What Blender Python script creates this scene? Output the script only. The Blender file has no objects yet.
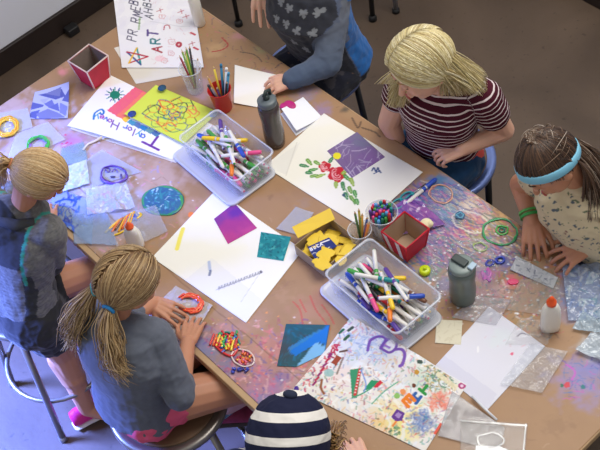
import bpy, math, random
import numpy as np
from mathutils import Vector as V, Matrix, noise as mnoise
random.seed(7); rng=np.random.RandomState(7)
sc=bpy.context.scene; col=sc.collection
PI=math.pi; ZT=0.76
# ---------------------------------------------------------------- camera maths
F=1200.0
def _n(v): return v/np.linalg.norm(v)
_Z=-_n(np.array([200,-949,-1200.])); _X=-_n(np.array([-1530,1195,-1200.])); _X=_n(_X-_Z*_X.dot(_Z)); _Y=np.cross(_Z,_X)
RW=np.array([_X,_Y,_Z]); CAM=np.array([2.0281522,-1.3286666,3.76])
def D(px,py,z=ZT):
    """point of the place at height z seen at a position of the photograph"""
    d=RW@np.array([px-300,225-py,-F]); t=(z-CAM[2])/d[2]; w=CAM+d*t
    return V((w[0],w[1],z))
def s2l(c):
    c=np.asarray(c,float)/255.0
    return np.where(c<=0.04045,c/12.92,((c+0.055)/1.055)**2.4)
def L4(c): 
    a=s2l(c); return (float(a[0]),float(a[1]),float(a[2]),1.0)
# ---------------------------------------------------------------- materials
def new_mat(name):
    m=bpy.data.materials.new(name); m.use_nodes=True
    return m,m.node_tree.nodes,m.node_tree.links,m.node_tree.nodes['Principled BSDF']
_mc={}
def mat(name,c,rough=.6,metal=0,alpha=1,spec=.5,noise=0,nscale=30,bump=0,sss=0,coat=0,sheen=0):
    if name in _mc: return _mc[name]
    m,N,Lk,b=new_mat(name)
    b.inputs['Base Color'].default_value=L4(c); b.inputs['Roughness'].default_value=rough
    b.inputs['Metallic'].default_value=metal; b.inputs['Alpha'].default_value=alpha
    b.inputs['Specular IOR Level'].default_value=spec
    b.inputs['Coat Weight'].default_value=coat
    b.inputs['Sheen Weight'].default_value=sheen
    if sss: b.inputs['Subsurface Weight'].default_value=sss; b.inputs['Subsurface Radius'].default_value=(.01,.004,.002); b.inputs['Subsurface Scale'].default_value=1
    tc=N.new('ShaderNodeTexCoord'); nz=N.new('ShaderNodeTexNoise'); nz.inputs['Scale'].default_value=nscale; nz.inputs['Detail'].default_value=4
    Lk.new(tc.outputs['Object'],nz.inputs['Vector'])
    hs=N.new('ShaderNodeHueSaturation'); hs.inputs['Color'].default_value=L4(c)
    mr=N.new('ShaderNodeMapRange'); mr.inputs['To Min'].default_value=1-noise; mr.inputs['To Max'].default_value=1+noise
    Lk.new(nz.outputs['Fac'],mr.inputs['Value']); Lk.new(mr.outputs['Result'],hs.inputs['Value']); Lk.new(hs.outputs['Color'],b.inputs['Base Color'])
    if bump:
        bp=N.new('ShaderNodeBump'); bp.inputs['Strength'].default_value=bump; bp.inputs['Distance'].default_value=.002
        Lk.new(nz.outputs['Fac'],bp.inputs['Height']); Lk.new(bp.outputs['Normal'],b.inputs['Normal'])
    _mc[name]=m; return m
def vmat(name,rough=.7,alpha=1,bump=0,nscale=400,spec=.4,sheen=0,coat=0,aattr=None):
    if name in _mc: return _mc[name]
    m,N,Lk,b=new_mat(name)
    a=N.new('ShaderNodeAttribute'); a.attribute_name='Col'
    Lk.new(a.outputs['Color'],b.inputs['Base Color']); b.inputs['Roughness'].default_value=rough; b.inputs['Alpha'].default_value=alpha
    b.inputs['Specular IOR Level'].default_value=spec; b.inputs['Sheen Weight'].default_value=sheen; b.inputs['Coat Weight'].default_value=coat
    if aattr:
        Lk.new(a.outputs['Alpha'],b.inputs['Alpha'])
    if bump:
        tc=N.new('ShaderNodeTexCoord'); nz=N.new('ShaderNodeTexNoise'); nz.inputs['Scale'].default_value=nscale
        Lk.new(tc.outputs['Object'],nz.inputs['Vector'])
        bp=N.new('ShaderNodeBump'); bp.inputs['Strength'].default_value=bump; bp.inputs['Distance'].default_value=.002
        Lk.new(nz.outputs['Fac'],bp.inputs['Height']); Lk.new(bp.outputs['Normal'],b.inputs['Normal'])
    _mc[name]=m; return m
def stripe_mat(name,stops,period,offset=0,rough=.8):
    """stops: list of (pos 0..1, colour) constant ramp over the attribute u"""
    m,N,Lk,b=new_mat(name); b.inputs['Roughness'].default_value=rough; b.inputs['Specular IOR Level'].default_value=.2
    a=N.new('ShaderNodeAttribute'); a.attribute_name='u'
    add=N.new('ShaderNodeMath'); add.operation='ADD'; add.inputs[1].default_value=offset
    dv=N.new('ShaderNodeMath'); dv.operation='DIVIDE'; dv.inputs[1].default_value=period
    fr=N.new('ShaderNodeMath'); fr.operation='FRACT'; rp=N.new('ShaderNodeValToRGB'); rp.color_ramp.interpolation='CONSTANT'
    Lk.new(a.outputs['Fac'],add.inputs[0]); Lk.new(add.outputs[0],dv.inputs[0]); Lk.new(dv.outputs[0],fr.inputs[0]); Lk.new(fr.outputs[0],rp.inputs[0]); Lk.new(rp.outputs[0],b.inputs['Base Color'])
    while len(rp.color_ramp.elements)<len(stops): rp.color_ramp.elements.new(.5)
    for e,(p,c) in zip(rp.color_ramp.elements,stops): e.position=p; e.color=L4(c)
    return m
# ---------------------------------------------------------------- mesh building
def frame(z,x=None):
    z=V(z).normalized()
    if x is None: x=V((1,0,0)) if abs(z.x)<.8 else V((0,1,0))
    x=V(x); x=(x-z*x.dot(z)).normalized(); return x,z.cross(x),z
class MB:
    def __init__(s): s.v=[]; s.f=[]; s.c=[]
    def add(s,vs,fs,c=None):
        o=len(s.v); s.v+= [tuple(p) for p in vs]; s.f+=[tuple(i+o for i in f) for f in fs]
        s.c+=[c]*len(vs)
    def box(s,c,size,rot=None,bev=0):
        c=V(c); hx,hy,hz=[q/2 for q in size]; R=rot or Matrix.Identity(3)
        if bev<=0:
            vs=[c+R@V((x*hx,y*hy,z*hz)) for z in(-1,1) for y in(-1,1) for x in(-1,1)]
            s.add(vs,[(0,2,3,1),(4,5,7,6),(0,1,5,4),(1,3,7,5),(3,2,6,7),(2,0,4,6)]); return
        rings=[]
        b=min(bev,hx*.98,hy*.98,hz*.98); k=3
        def ring(z,ins):
            out=[]
            for (sx,sy,a0) in((1,1,0),(-1,1,90),(-1,-1,180),(1,-1,270)):
                for i in range(k+1):
                    a=math.radians(a0+90*i/k)
                    out.append(c+R@V((sx*(hx-b)+math.cos(a)*(b-ins),sy*(hy-b)+math.sin(a)*(b-ins),z)))
            return out
        for z,ins in((-hz,b*.999),(-hz,b*.6),(-hz+b*.3,b*.3*.6),(-hz+b,0),(hz-b,0),(hz-b*.3,b*.3*.6),(hz,b*.6),(hz,b*.999)): rings.append(ring(z,ins))
        s.rings(rings,True)
    def rings(s,rings,cap=True,closed=False,c=None):
        n=len(rings[0]); vs=[p for r in rings for p in r]; fs=[]
        m=len(rings)
        for i in range(m-1 if not closed else m):
            j=(i+1)%m
            for k in range(n): fs.append((i*n+k,i*n+(k+1)%n,j*n+(k+1)%n,j*n+k))
        if cap and not closed: fs.append(tuple(range(n-1,-1,-1))); fs.append(tuple((m-1)*n+k for k in range(n)))
        s.add(vs,fs,c)
    def cyl(s,p0,p1,r0,r1=None,n=16,c=None):
        if r1 is None: r1=r0
        p0,p1=V(p0),V(p1); x,y,z=frame(p1-p0)
        R=[[p+(x*math.cos(2*PI*k/n)+y*math.sin(2*PI*k/n))*r for k in range(n)] for p,r in((p0,r0),(p1,r1))]
        s.rings(R,True,c=c)
    def lathe(s,prof,o=(0,0,0),axis=(0,0,1),n=24,sx=1,sy=1,xd=None):
        """prof: list of (r,h)"""
        x,y,z=frame(axis,xd); o=V(o)
        R=[[o+z*h+(x*math.cos(2*PI*k/n)*sx+y*math.sin(2*PI*k/n)*sy)*max(r,1e-5) for k in range(n)] for r,h in prof]
        s.rings(R,True)
    def tube(s,pts,r,n=8,c=None,closed=False,flat=1):
        pts=[V(p) for p in pts]; m=len(pts)
        rr=r if isinstance(r,(list,tuple)) else [r]*m
        R=[]; x=None
        for i,p in enumerate(pts):
            a=pts[(i-1)%m] if (i>0 or closed) else p; b=pts[(i+1)%m] if (i<m-1 or closed) else p
            t=(b-a)
            if t.length<1e-9: t=V((0,0,1))
            t.normalize()
            if x is None: x,y,_=frame(t)
            else:
                x=(x-t*x.dot(t))
                if x.length<1e-6: x,y,_=frame(t)
                else: x.normalize(); y=t.cross(x)
            R.append([p+(x*math.cos(2*PI*k/n)+y*math.sin(2*PI*k/n)*flat)*rr[i] for k in range(n)])
        s.rings(R,True,closed,c)
    def ell(s,c,rad,ax=None,n=20,m=12):
        c=V(c); x,y,z=ax or (V((1,0,0)),V((0,1,0)),V((0,0,1)))
        if not isinstance(rad,(tuple,list)): rad=(rad,)*3
        R=[]
        for i in range(m+1):
            a=PI*i/m; r=max(math.sin(a),.002); h=-math.cos(a)
            R.append([c+x*math.cos(2*PI*k/n)*r*rad[0]+y*math.sin(2*PI*k/n)*r*rad[1]+z*h*rad[2] for k in range(n)])
        s.rings(R,True)
    def cone(s,p0,p1,r0,r1,n=14):
        """round cone (capsule with taper)"""
        p0,p1=V(p0),V(p1); x,y,z=frame(p1-p0); R=[]
        for a in (-88,-60,-30,0):
            a=math.radians(a); R.append((p0+z*math.sin(a)*r0,math.cos(a)*r0))
        for a in (0,30,60,88):
            a=math.radians(a); R.append((p1+z*math.sin(a)*r1,math.cos(a)*r1))
        s.rings([[q+(x*math.cos(2*PI*k/n)+y*math.sin(2*PI*k/n))*r for k in range(n)] for q,r in R],True)
    def limb(s,pts,rs):
        for a,b,r,q in zip(pts,pts[1:],rs,rs[1:]): s.cone(a,b,r,q)
    def loft(s,secs,right,n=28,pw=2.3):
        """secs: (centre, half width along right, half depth); ends rounded"""
        right=V(right).normalized(); cs=[V(q[0]) for q in secs]; R=[]
        m=len(secs)
        for i,(c,a,b) in enumerate(secs):
            c=V(c); t=(cs[min(i+1,m-1)]-cs[max(i-1,0)]).normalized()
            x=(right-t*right.dot(t)).normalized(); y=t.cross(x)
            def rg(cc,k):
                out=[]
                for j in range(n):
                    th=2*PI*j/n; cx,sy=math.cos(th),math.sin(th)
                    out.append(cc+x*math.copysign(abs(cx)**(2/pw),cx)*a*k+y*math.copysign(abs(sy)**(2/pw),sy)*b*k)
                return out
            if i==0: R+= [rg(c-t*b*.5,.1),rg(c-t*b*.42,.6),rg(c-t*b*.2,.88)]
            R.append(rg(c,1))
            if i==m-1: R+= [rg(c+t*b*.2,.88),rg(c+t*b*.42,.6),rg(c+t*b*.5,.1)]
        s.rings(R,True)
    def mesh(s,name):
        me=bpy.data.meshes.new(name); me.from_pydata(s.v,[],s.f); me.validate(); me.update()
        return me
    def build(s,name,m,parent=None,smooth=True,sharp=None):
        me=s.mesh(name)
        if any(c is not None for c in s.c) and len(me.vertices)==len(s.v):
            cc=np.ones((len(s.v),4)); 
            for i,c in enumerate(s.c):
                if c is not None: cc[i,:len(c)]=c
            setcol(me,cc)
        if m: me.materials.append(m)
        return link(name,me,parent,smooth,sharp)
def link(name,me,parent=None,smooth=True,sharp=35):
    if smooth:
        me.polygons.foreach_set('use_smooth',[True]*len(me.polygons))
        if sharp:
            try: me.set_sharp_from_angle(angle=math.radians(sharp))
            except Exception: pass
    o=bpy.data.objects.new(name,me); col.objects.link(o)
    if parent is not None:
        w=V((0,0,0)); q=parent
        while q is not None: w+=q.location; q=q.parent
        o.parent=parent; o.location=-w
    return o
def setcol(me,cc):
    a=me.color_attributes.new('Col','FLOAT_COLOR','POINT'); cc=np.asarray(cc,np.float32)
    if cc.shape[1]==3: cc=np.hstack([cc,np.ones((len(cc),1),np.float32)])
    a.data.foreach_set('color',cc.ravel())
def vco(me):
    a=np.empty(len(me.vertices)*3); me.vertices.foreach_get('co',a); return a.reshape(-1,3)
def remesh(mb,voxel,smooth=4,name='m'):
    me=mb.mesh(name); o=bpy.data.objects.new('t',me); col.objects.link(o)
    r=o.modifiers.new('r','REMESH'); r.mode='VOXEL'; r.voxel_size=voxel
    if smooth: q=o.modifiers.new('s','SMOOTH'); q.iterations=smooth; q.factor=.5
    dg=bpy.context.evaluated_depsgraph_get(); dg.update()
    out=bpy.data.meshes.new_from_object(o.evaluated_get(dg)); out.name=name
    bpy.data.objects.remove(o); bpy.data.meshes.remove(me)
    return out
def tag(o,label,cat,group=None,kind=None):
    o['label']=label
    if cat: o['category']=cat
    if group: o['group']=group
    if kind: o['kind']=kind
    return o
def thing(name,loc,label,cat,group=None):
    o=bpy.data.objects.new(name,None); col.objects.link(o); o.location=loc; o.empty_display_size=.05
    return tag(o,label,cat,group)
def struct(name,mb,m,smooth=False):
    o=mb.build(name,m,None,smooth); o['kind']='structure'; return o
def place(root,M):
    """move a local-built thing (children built about the origin) by a 4x4"""
    root.matrix_world=M
def fbm(P,scale,seed=0,oct=3):
    """cheap value noise vectorised: sum of rotated sines hashed; P (N,3)"""
    out=np.zeros(len(P)); amp=1; tot=0; r=np.random.RandomState(seed+11)
    for o in range(oct):
        acc=np.zeros(len(P))
        for k in range(5):
            d=r.normal(size=P.shape[1]); d/=np.linalg.norm(d); ph=r.uniform(0,6.28,2); d2=r.normal(size=P.shape[1]); d2/=np.linalg.norm(d2)
            acc+=np.sin(P@d*scale*6.28+ph[0]+1.7*np.sin(P@d2*scale*4.1+ph[1]))
        out+=amp*acc/5; tot+=amp; amp*=.5; scale*=2.1
    return out/tot*1.6
# ---------------------------------------------------------------- painting
GLY={'T':[[(0,1),(1,1)],[(.5,1),(.5,0)]],'A':[[(0,0),(.5,1),(1,0)],[(.2,.4),(.8,.4)]],'R':[[(0,0),(0,1),(.8,1),(.9,.75),(.8,.5),(0,.5)],[(.4,.5),(.95,0)]],
'H':[[(0,0),(0,1)],[(.9,0),(.9,1)],[(0,.5),(.9,.5)]],'E':[[(.9,0),(0,0),(0,1),(.9,1)],[(0,.5),(.7,.5)]],'D':[[(0,0),(0,1),(.6,.95),(.9,.5),(.6,.05),(0,0)]],
'a':[[(.8,.55),(.3,.6),(.1,.3),(.3,0),(.75,.1),(.8,.6),(.85,0)]],'y':[[(.1,.6),(.45,.1)],[(.85,.6),(.2,-.4)]],'l':[[(.4,1),(.4,0)]],'o':[[(.45,.6),(.1,.35),(.3,0),(.7,.05),(.85,.4),(.45,.6)]],
'r':[[(.2,.6),(.2,0)],[(.2,.4),(.5,.6),(.8,.55)]],'v':[[(.1,.6),(.45,0),(.85,.6)]],'e':[[(.1,.3),(.85,.35),(.6,.62),(.2,.5),(.1,.2),(.4,0),(.8,.1)]],
'M':[[(0,0),(.1,1),(.5,.3),(.9,1),(1,0)]],'P':[[(0,0),(0,1),(.8,.95),(.8,.55),(0,.5)]],'g':[[(.8,.6),(.2,.5),(.2,.1),(.8,.1),(.8,.6),(.75,-.3),(.2,-.35)]],'m':[[(.1,0),(.1,.6),(.4,.55),(.45,0)],[(.45,.5),(.8,.55),(.85,0)]],'i':[[(.5,.6),(.5,0)],[(.5,.85),(.5,.9)]],'n':[[(.1,0),(.1,.6),(.7,.5),(.8,0)]],
'B':[[(0,0),(0,1),(.7,.95),(.7,.6),(0,.5),(.8,.45),(.8,.05),(0,0)]],'C':[[(.9,.9),(.4,1),(.05,.5),(.4,0),(.9,.1)]],'S':[[(.9,.9),(.3,1),(.1,.7),(.8,.4),(.7,.05),(.1,.05)]],'O':[[(.5,1),(.05,.6),(.3,0),(.8,.1),(.9,.7),(.5,1)]],'L':[[(0,1),(0,0),(.8,0)]]}
class Paint:
    def __init__(s,XY,base,z=ZT):
        s.P=np.asarray(XY)[:,:2]; s.c=np.tile(s2l(base),(len(s.P),1)); s.a=np.ones(len(s.P)); s.z=z
    def w(s,pts): return np.array([tuple(D(x,y,s.z))[:2] for x,y in pts])
    def _mix(s,idx,k,c,a=None):
        s.c[idx]=s.c[idx]*(1-k[:,None])+s2l(c)*k[:,None]
        if a is not None: s.a[idx]=np.maximum(s.a[idx],a*np.minimum(k,1))
    def dist(s,W,r):
        lo=W.min(0)-r; hi=W.max(0)+r
        idx=np.where((s.P[:,0]>lo[0])&(s.P[:,0]<hi[0])&(s.P[:,1]>lo[1])&(s.P[:,1]<hi[1]))[0]
        if not len(idx): return idx,None
        Q=s.P[idx]; d=np.full(len(Q),1e9)
        for a,b in zip(W,W[1:]):
            ab=b-a; t=np.clip(((Q-a)@ab)/max(ab@ab,1e-12),0,1); d=np.minimum(d,np.linalg.norm(Q-(a+t[:,None]*ab),axis=1))
        return idx,d
    def stroke(s,pts,w,c,alpha=1,soft=.0014,op=.95):
        W=s.w(pts); 
        if len(W)==1: W=np.vstack([W,W+1e-5])
        r=w/620.; idx,d=s.dist(W,r+.006)
        if d is None: return
        k=np.clip((r+soft*.5-d)/soft,0,1)*alpha; s._mix(idx,k,c,op)
    def curve(s,pts,w,c,alpha=1,closed=False,n=6):
        p=[np.array(q,float) for q in pts]; out=[]
        m=len(p)
        for i in range(m if closed else m-1):
            g=lambda j:(p[j%m] if closed else p[min(max(j,0),m-1)])
            a,b,cc,d=g(i-1),g(i),g(i+1),g(i+2)
            for k in range(n):
                t=k/n; out.append(.5*((2*b)+(-a+cc)*t+(2*a-5*b+4*cc-d)*t*t+(-a+3*b-3*cc+d)*t**3))
        out.append(p[0] if closed else p[-1]); s.stroke(out,w,c,alpha)
    def poly(s,pts,c,alpha=1,op=.95,var=0,c2=None,sc=60):
        W=s.w(pts); Q=s.P; ins=np.zeros(len(Q),bool); n=len(W)
        for i in range(n):
            a,b=W[i],W[(i+1)%n]
            cond=((a[1]>Q[:,1])!=(b[1]>Q[:,1]))
            with np.errstate(divide='ignore',invalid='ignore'):
                xx=(b[0]-a[0])*(Q[:,1]-a[1])/(b[1]-a[1]+1e-12)+a[0]
            ins^=cond&(Q[:,0]<xx)
        idx=np.where(ins)[0]
        if not len(idx): return
        k=np.full(len(idx),alpha); s._mix(idx,k,c,op)
        if c2 is not None:
            nn=np.clip(fbm(s.P[idx],sc,int(pts[0][0]))*.5+.5,0,1)*alpha*(var or .8); s._mix(idx,nn,c2,op)
    def blob(s,x,y,r,c,alpha=.5,n=.5,sc=12,op=.5,ry=None):
        w=s.w([(x,y)])[0]; R=r/300.; idx=np.where((abs(s.P[:,0]-w[0])<2*R)&(abs(s.P[:,1]-w[1])<2*R))[0]
        if not len(idx): return
        d=np.linalg.norm(s.P[idx]-w,axis=1)/R
        nn=fbm(s.P[idx],sc,int(x*7+y)%1000)
        k=np.clip(1.15-d+nn*n,0,1); k=k*k*(3-2*k)*alpha; s._mix(idx,k,c,op)
    def disc(s,x,y,rx,c,ry=None,alpha=1,rot=0):
        ry=ry or rx; pts=[]
        for i in range(20):
            a=2*PI*i/20; u,v=rx*math.cos(a),ry*math.sin(a); pts.append((x+u*math.cos(rot)-v*math.sin(rot),y+u*math.sin(rot)+v*math.cos(rot)))
        s.poly(pts,c,alpha)
    def ring(s,x,y,rx,ry,w,c,rot=0,alpha=1,jit=.8,n=14,seed=0,part=1):
        r=random.Random(seed+int(x)); pts=[]
        for i in range(int(n*part)):
            a=2*PI*i/n; u,v=rx*math.cos(a),ry*math.sin(a)
            pts.append((x+u*math.cos(rot)-v*math.sin(rot)+r.uniform(-jit,jit),y+u*math.sin(rot)+v*math.cos(rot)+r.uniform(-jit,jit)))
        s.curve(pts,w,c,alpha,closed=(part==1))
    def text(s,t,x,y,ux,uy,w,cols,adv=1.2):
        r=0
        for i,ch in enumerate(t):
            c=cols[i%len(cols)]
            for st in GLY.get(ch,[]):
                s.stroke([(x+(r+a)*ux[0]+b*uy[0],y+(r+a)*ux[1]+b*uy[1]) for a,b in st],w,c)
            r+=adv if ch!='l' else .8*adv
    def speck(s,n,box,cols,rr=(.6,1.6),seed=0,alpha=.8):
        r=random.Random(seed)
        for i in range(n):
            x=r.uniform(box[0],box[2]); y=r.uniform(box[1],box[3]); s.stroke([(x,y)],r.uniform(*rr)*2,r.choice(cols),alpha)
    def scrib(s,n,box,cols,ln=6,w=1.2,ang=None,seed=0,alpha=.8,poly=None):
        r=random.Random(seed)
        for i in range(n):
            x=r.uniform(box[0],box[2]); y=r.uniform(box[1],box[3]); a=(ang+r.uniform(-.35,.35)) if ang is not None else r.uniform(0,6.3)
            l=r.uniform(.4,1.2)*ln; b=a+r.uniform(-.8,.8)
            if poly and not inpoly(x,y,poly): continue
            s.stroke([(x,y),(x+l*.5*math.cos(a),y+l*.5*math.sin(a)),(x+l*.5*math.cos(a)+l*.5*math.cos(b),y+l*.5*math.sin(a)+l*.5*math.sin(b))],w*r.uniform(.6,1.5),r.choice(cols),alpha)
def inpoly(x,y,P):
    c=False
    for i in range(len(P)):
        a,b=P[i],P[(i+1)%len(P)]
        if (a[1]>y)!=(b[1]>y) and x<(b[0]-a[0])*(y-a[1])/(b[1]-a[1])+a[0]: c=not c
    return c
def sheet_mesh(name,corners,z,base,ops=None,th=.0006,res=.0028,warp=None,alpha0=None,wav=0,wsc=6,seed=0):
    """a sheet from four corners seen in the photo, lying at height z; warp(u,v)->dz"""
    W=[D(x,y,z) for x,y in corners]
    nu=max(4,int(max((W[1]-W[0]).length,(W[2]-W[3]).length)/res)); nv=max(4,int(max((W[3]-W[0]).length,(W[2]-W[1]).length)/res))
    u=np.linspace(0,1,nu+1); v=np.linspace(0,1,nv+1); U,Vv=np.meshgrid(u,v); U=U.ravel(); Vv=Vv.ravel()
    A=[np.array(w) for w in W]
    P=A[0]*((1-U)*(1-Vv))[:,None]+A[1]*(U*(1-Vv))[:,None]+A[2]*(U*Vv)[:,None]+A[3]*((1-U)*Vv)[:,None]
    if ops is not None or base is not None:
        pt=Paint(P,base,z)
        if alpha0 is not None: pt.a[:]=alpha0
        if ops: ops(pt)
    dz=np.zeros(len(P))
    if warp: dz+=warp(U,Vv)
    if wav: dz+=wav*(fbm(P[:,:2],wsc,seed)+.9).clip(0)
    T=P.copy(); T[:,2]+=dz+th; B=P.copy(); B[:,2]+=dz
    n=len(P); N1=nu+1
    i,j=np.meshgrid(np.arange(nu),np.arange(nv)); q=(j*N1+i).ravel()
    top=np.stack([q,q+1,q+1+N1,q+N1],1); 
    a,b,c=A[0],A[1],A[3]
    if np.cross(b-a,c-a)[2]<0: top=top[:,::-1]
    bot=top[:,::-1]+n
    rim=[]
    bd=list(range(nu+1))+[N1*k+nu for k in range(1,nv+1)]+[nv*N1+k for k in range(nu-1,-1,-1)]+[N1*k for k in range(nv-1,0,-1)]
    for k in range(len(bd)):
        p,r=bd[k],bd[(k+1)%len(bd)]; rim.append((p,r,r+n,p+n))
    me=bpy.data.meshes.new(name); me.from_pydata(np.vstack([T,B]).tolist(),[],top.tolist()+bot.tolist()+rim)
    me.update()
    cc=np.hstack([pt.c,pt.a[:,None]]); setcol(me,np.vstack([cc,cc]))
    return me
PAPER=vmat('painted_paper',rough=.75,spec=.25)
def sheet(name,label,cat,corners,z,base,ops=None,m=None,group=None,parent=None,**k):
    me=sheet_mesh(name,corners,z,base,ops,**k); me.materials.append(m or PAPER)
    o=link(name,me,parent,True,None)
    if label: tag(o,label,cat,group)
    return o
# ================================================================ ROOM
def floor_mat():
    m,N,Lk,b=new_mat('stained_concrete'); tc=N.new('ShaderNodeTexCoord')
    def nz(s,d=5,dist=0):
        t=N.new('ShaderNodeTexNoise'); t.inputs['Scale'].default_value=s; t.inputs['Detail'].default_value=d; t.inputs['Distortion'].default_value=dist; Lk.new(tc.outputs['Object'],t.inputs['Vector']); return t
    a=nz(1.6,6,.6); r=N.new('ShaderNodeValToRGB'); e=r.color_ramp.elements; e[0].position=.3; e[0].color=L4((74,60,49)); e[1].position=.72; e[1].color=L4((108,90,75))
    Lk.new(a.outputs['Fac'],r.inputs[0])
    c=nz(38,3); r2=N.new('ShaderNodeValToRGB'); r2.color_ramp.elements[0].position=.27; r2.color_ramp.elements[0].color=(.35,.35,.35,1); r2.color_ramp.elements[1].position=.36; r2.color_ramp.elements[1].color=(1,1,1,1)
    Lk.new(c.outputs['Fac'],r2.inputs[0])
    mx=N.new('ShaderNodeMix'); mx.data_type='RGBA'; mx.blend_type='MULTIPLY'; mx.inputs[0].default_value=.55; Lk.new(r.outputs[0],mx.inputs[6]); Lk.new(r2.outputs[0],mx.inputs[7]); Lk.new(mx.outputs[2],b.inputs['Base Color'])
    rr=N.new('ShaderNodeMapRange'); rr.inputs['To Min'].default_value=.38; rr.inputs['To Max'].default_value=.62; Lk.new(a.outputs['Fac'],rr.inputs['Value']); Lk.new(rr.outputs[0],b.inputs['Roughness'])
    bp=N.new('ShaderNodeBump'); bp.inputs['Strength'].default_value=.15; bp.inputs['Distance'].default_value=.004; Lk.new(c.outputs['Fac'],bp.inputs['Height']); Lk.new(bp.outputs[0],b.inputs['Normal'])
    return m
XL,YF=-2.25,1.99
b=MB(); b.box((1.3,-1.0,-.05),(7.3,6.2,.1)); struct('floor',b,floor_mat())
WALL=mat('grey_wall_paint',(236,238,246),.8,noise=.04,nscale=3)
b=MB(); b.box((XL-.05,-1.0,1.6),(.1,6.2,3.2)); struct('wall_left',b,WALL)
b=MB(); b.box((1.3,YF+.05+.1,1.6),(7.3,.1,3.2)); struct('wall_far',b,WALL)
BB=mat('dark_baseboard',(40,30,27),.5,noise=.25,nscale=14)
b=MB(); b.box((XL+.011,-1.0,.0605),(.02,6.1,.119),bev=.004); struct('baseboard_left',b,BB)
b=MB(); b.box((1.35,YF+.089,.0605),(7.1,.018,.119),bev=.004); struct('baseboard_far',b,BB)

# ================================================================ TABLES
X0,X1,Y0,Y1=-1.243,1.15,-.547,.465
WOOD=mat('plywood_edge',(190,158,120),.6,noise=.15,nscale=25); STEEL=mat('painted_steel',(70,72,78),.4,metal=.6); 
XM=-.04
for (xa,xb,lab) in((X0,XM-.002,'plywood work table under brown paper, the half nearer the grey wall'),(XM+.002,X1,'plywood work table under brown paper, the half with the bottle of glue')):
    t=thing('work_table',((xa+xb)/2,(Y0+Y1)/2,0),lab,'table')
    b=MB(); b.box(((xa+xb)/2,(Y0+Y1)/2,ZT-.0165),(xb-xa,Y1-Y0,.03),bev=.004); b.build('tabletop',WOOD,t)
    for sx in(0,1):
        for sy in(0,1):
            lx=(xb-.09) if sx else (xa+.09); ly=(Y1-.13) if sy else (Y0+.3)
            b=MB(); b.cyl((lx,ly,0),(lx,ly,ZT-.033),.016,n=12); b.cyl((lx,ly,0),(lx,ly,.02),.02,n=12); b.build('leg',STEEL,t)
    for yy in (Y0+.3,Y1-.13):
        b=MB(); b.box(((xa+xb)/2,yy,ZT-.057),(xb-xa-.2,.02,.05)); b.build('apron',STEEL,t)

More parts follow.
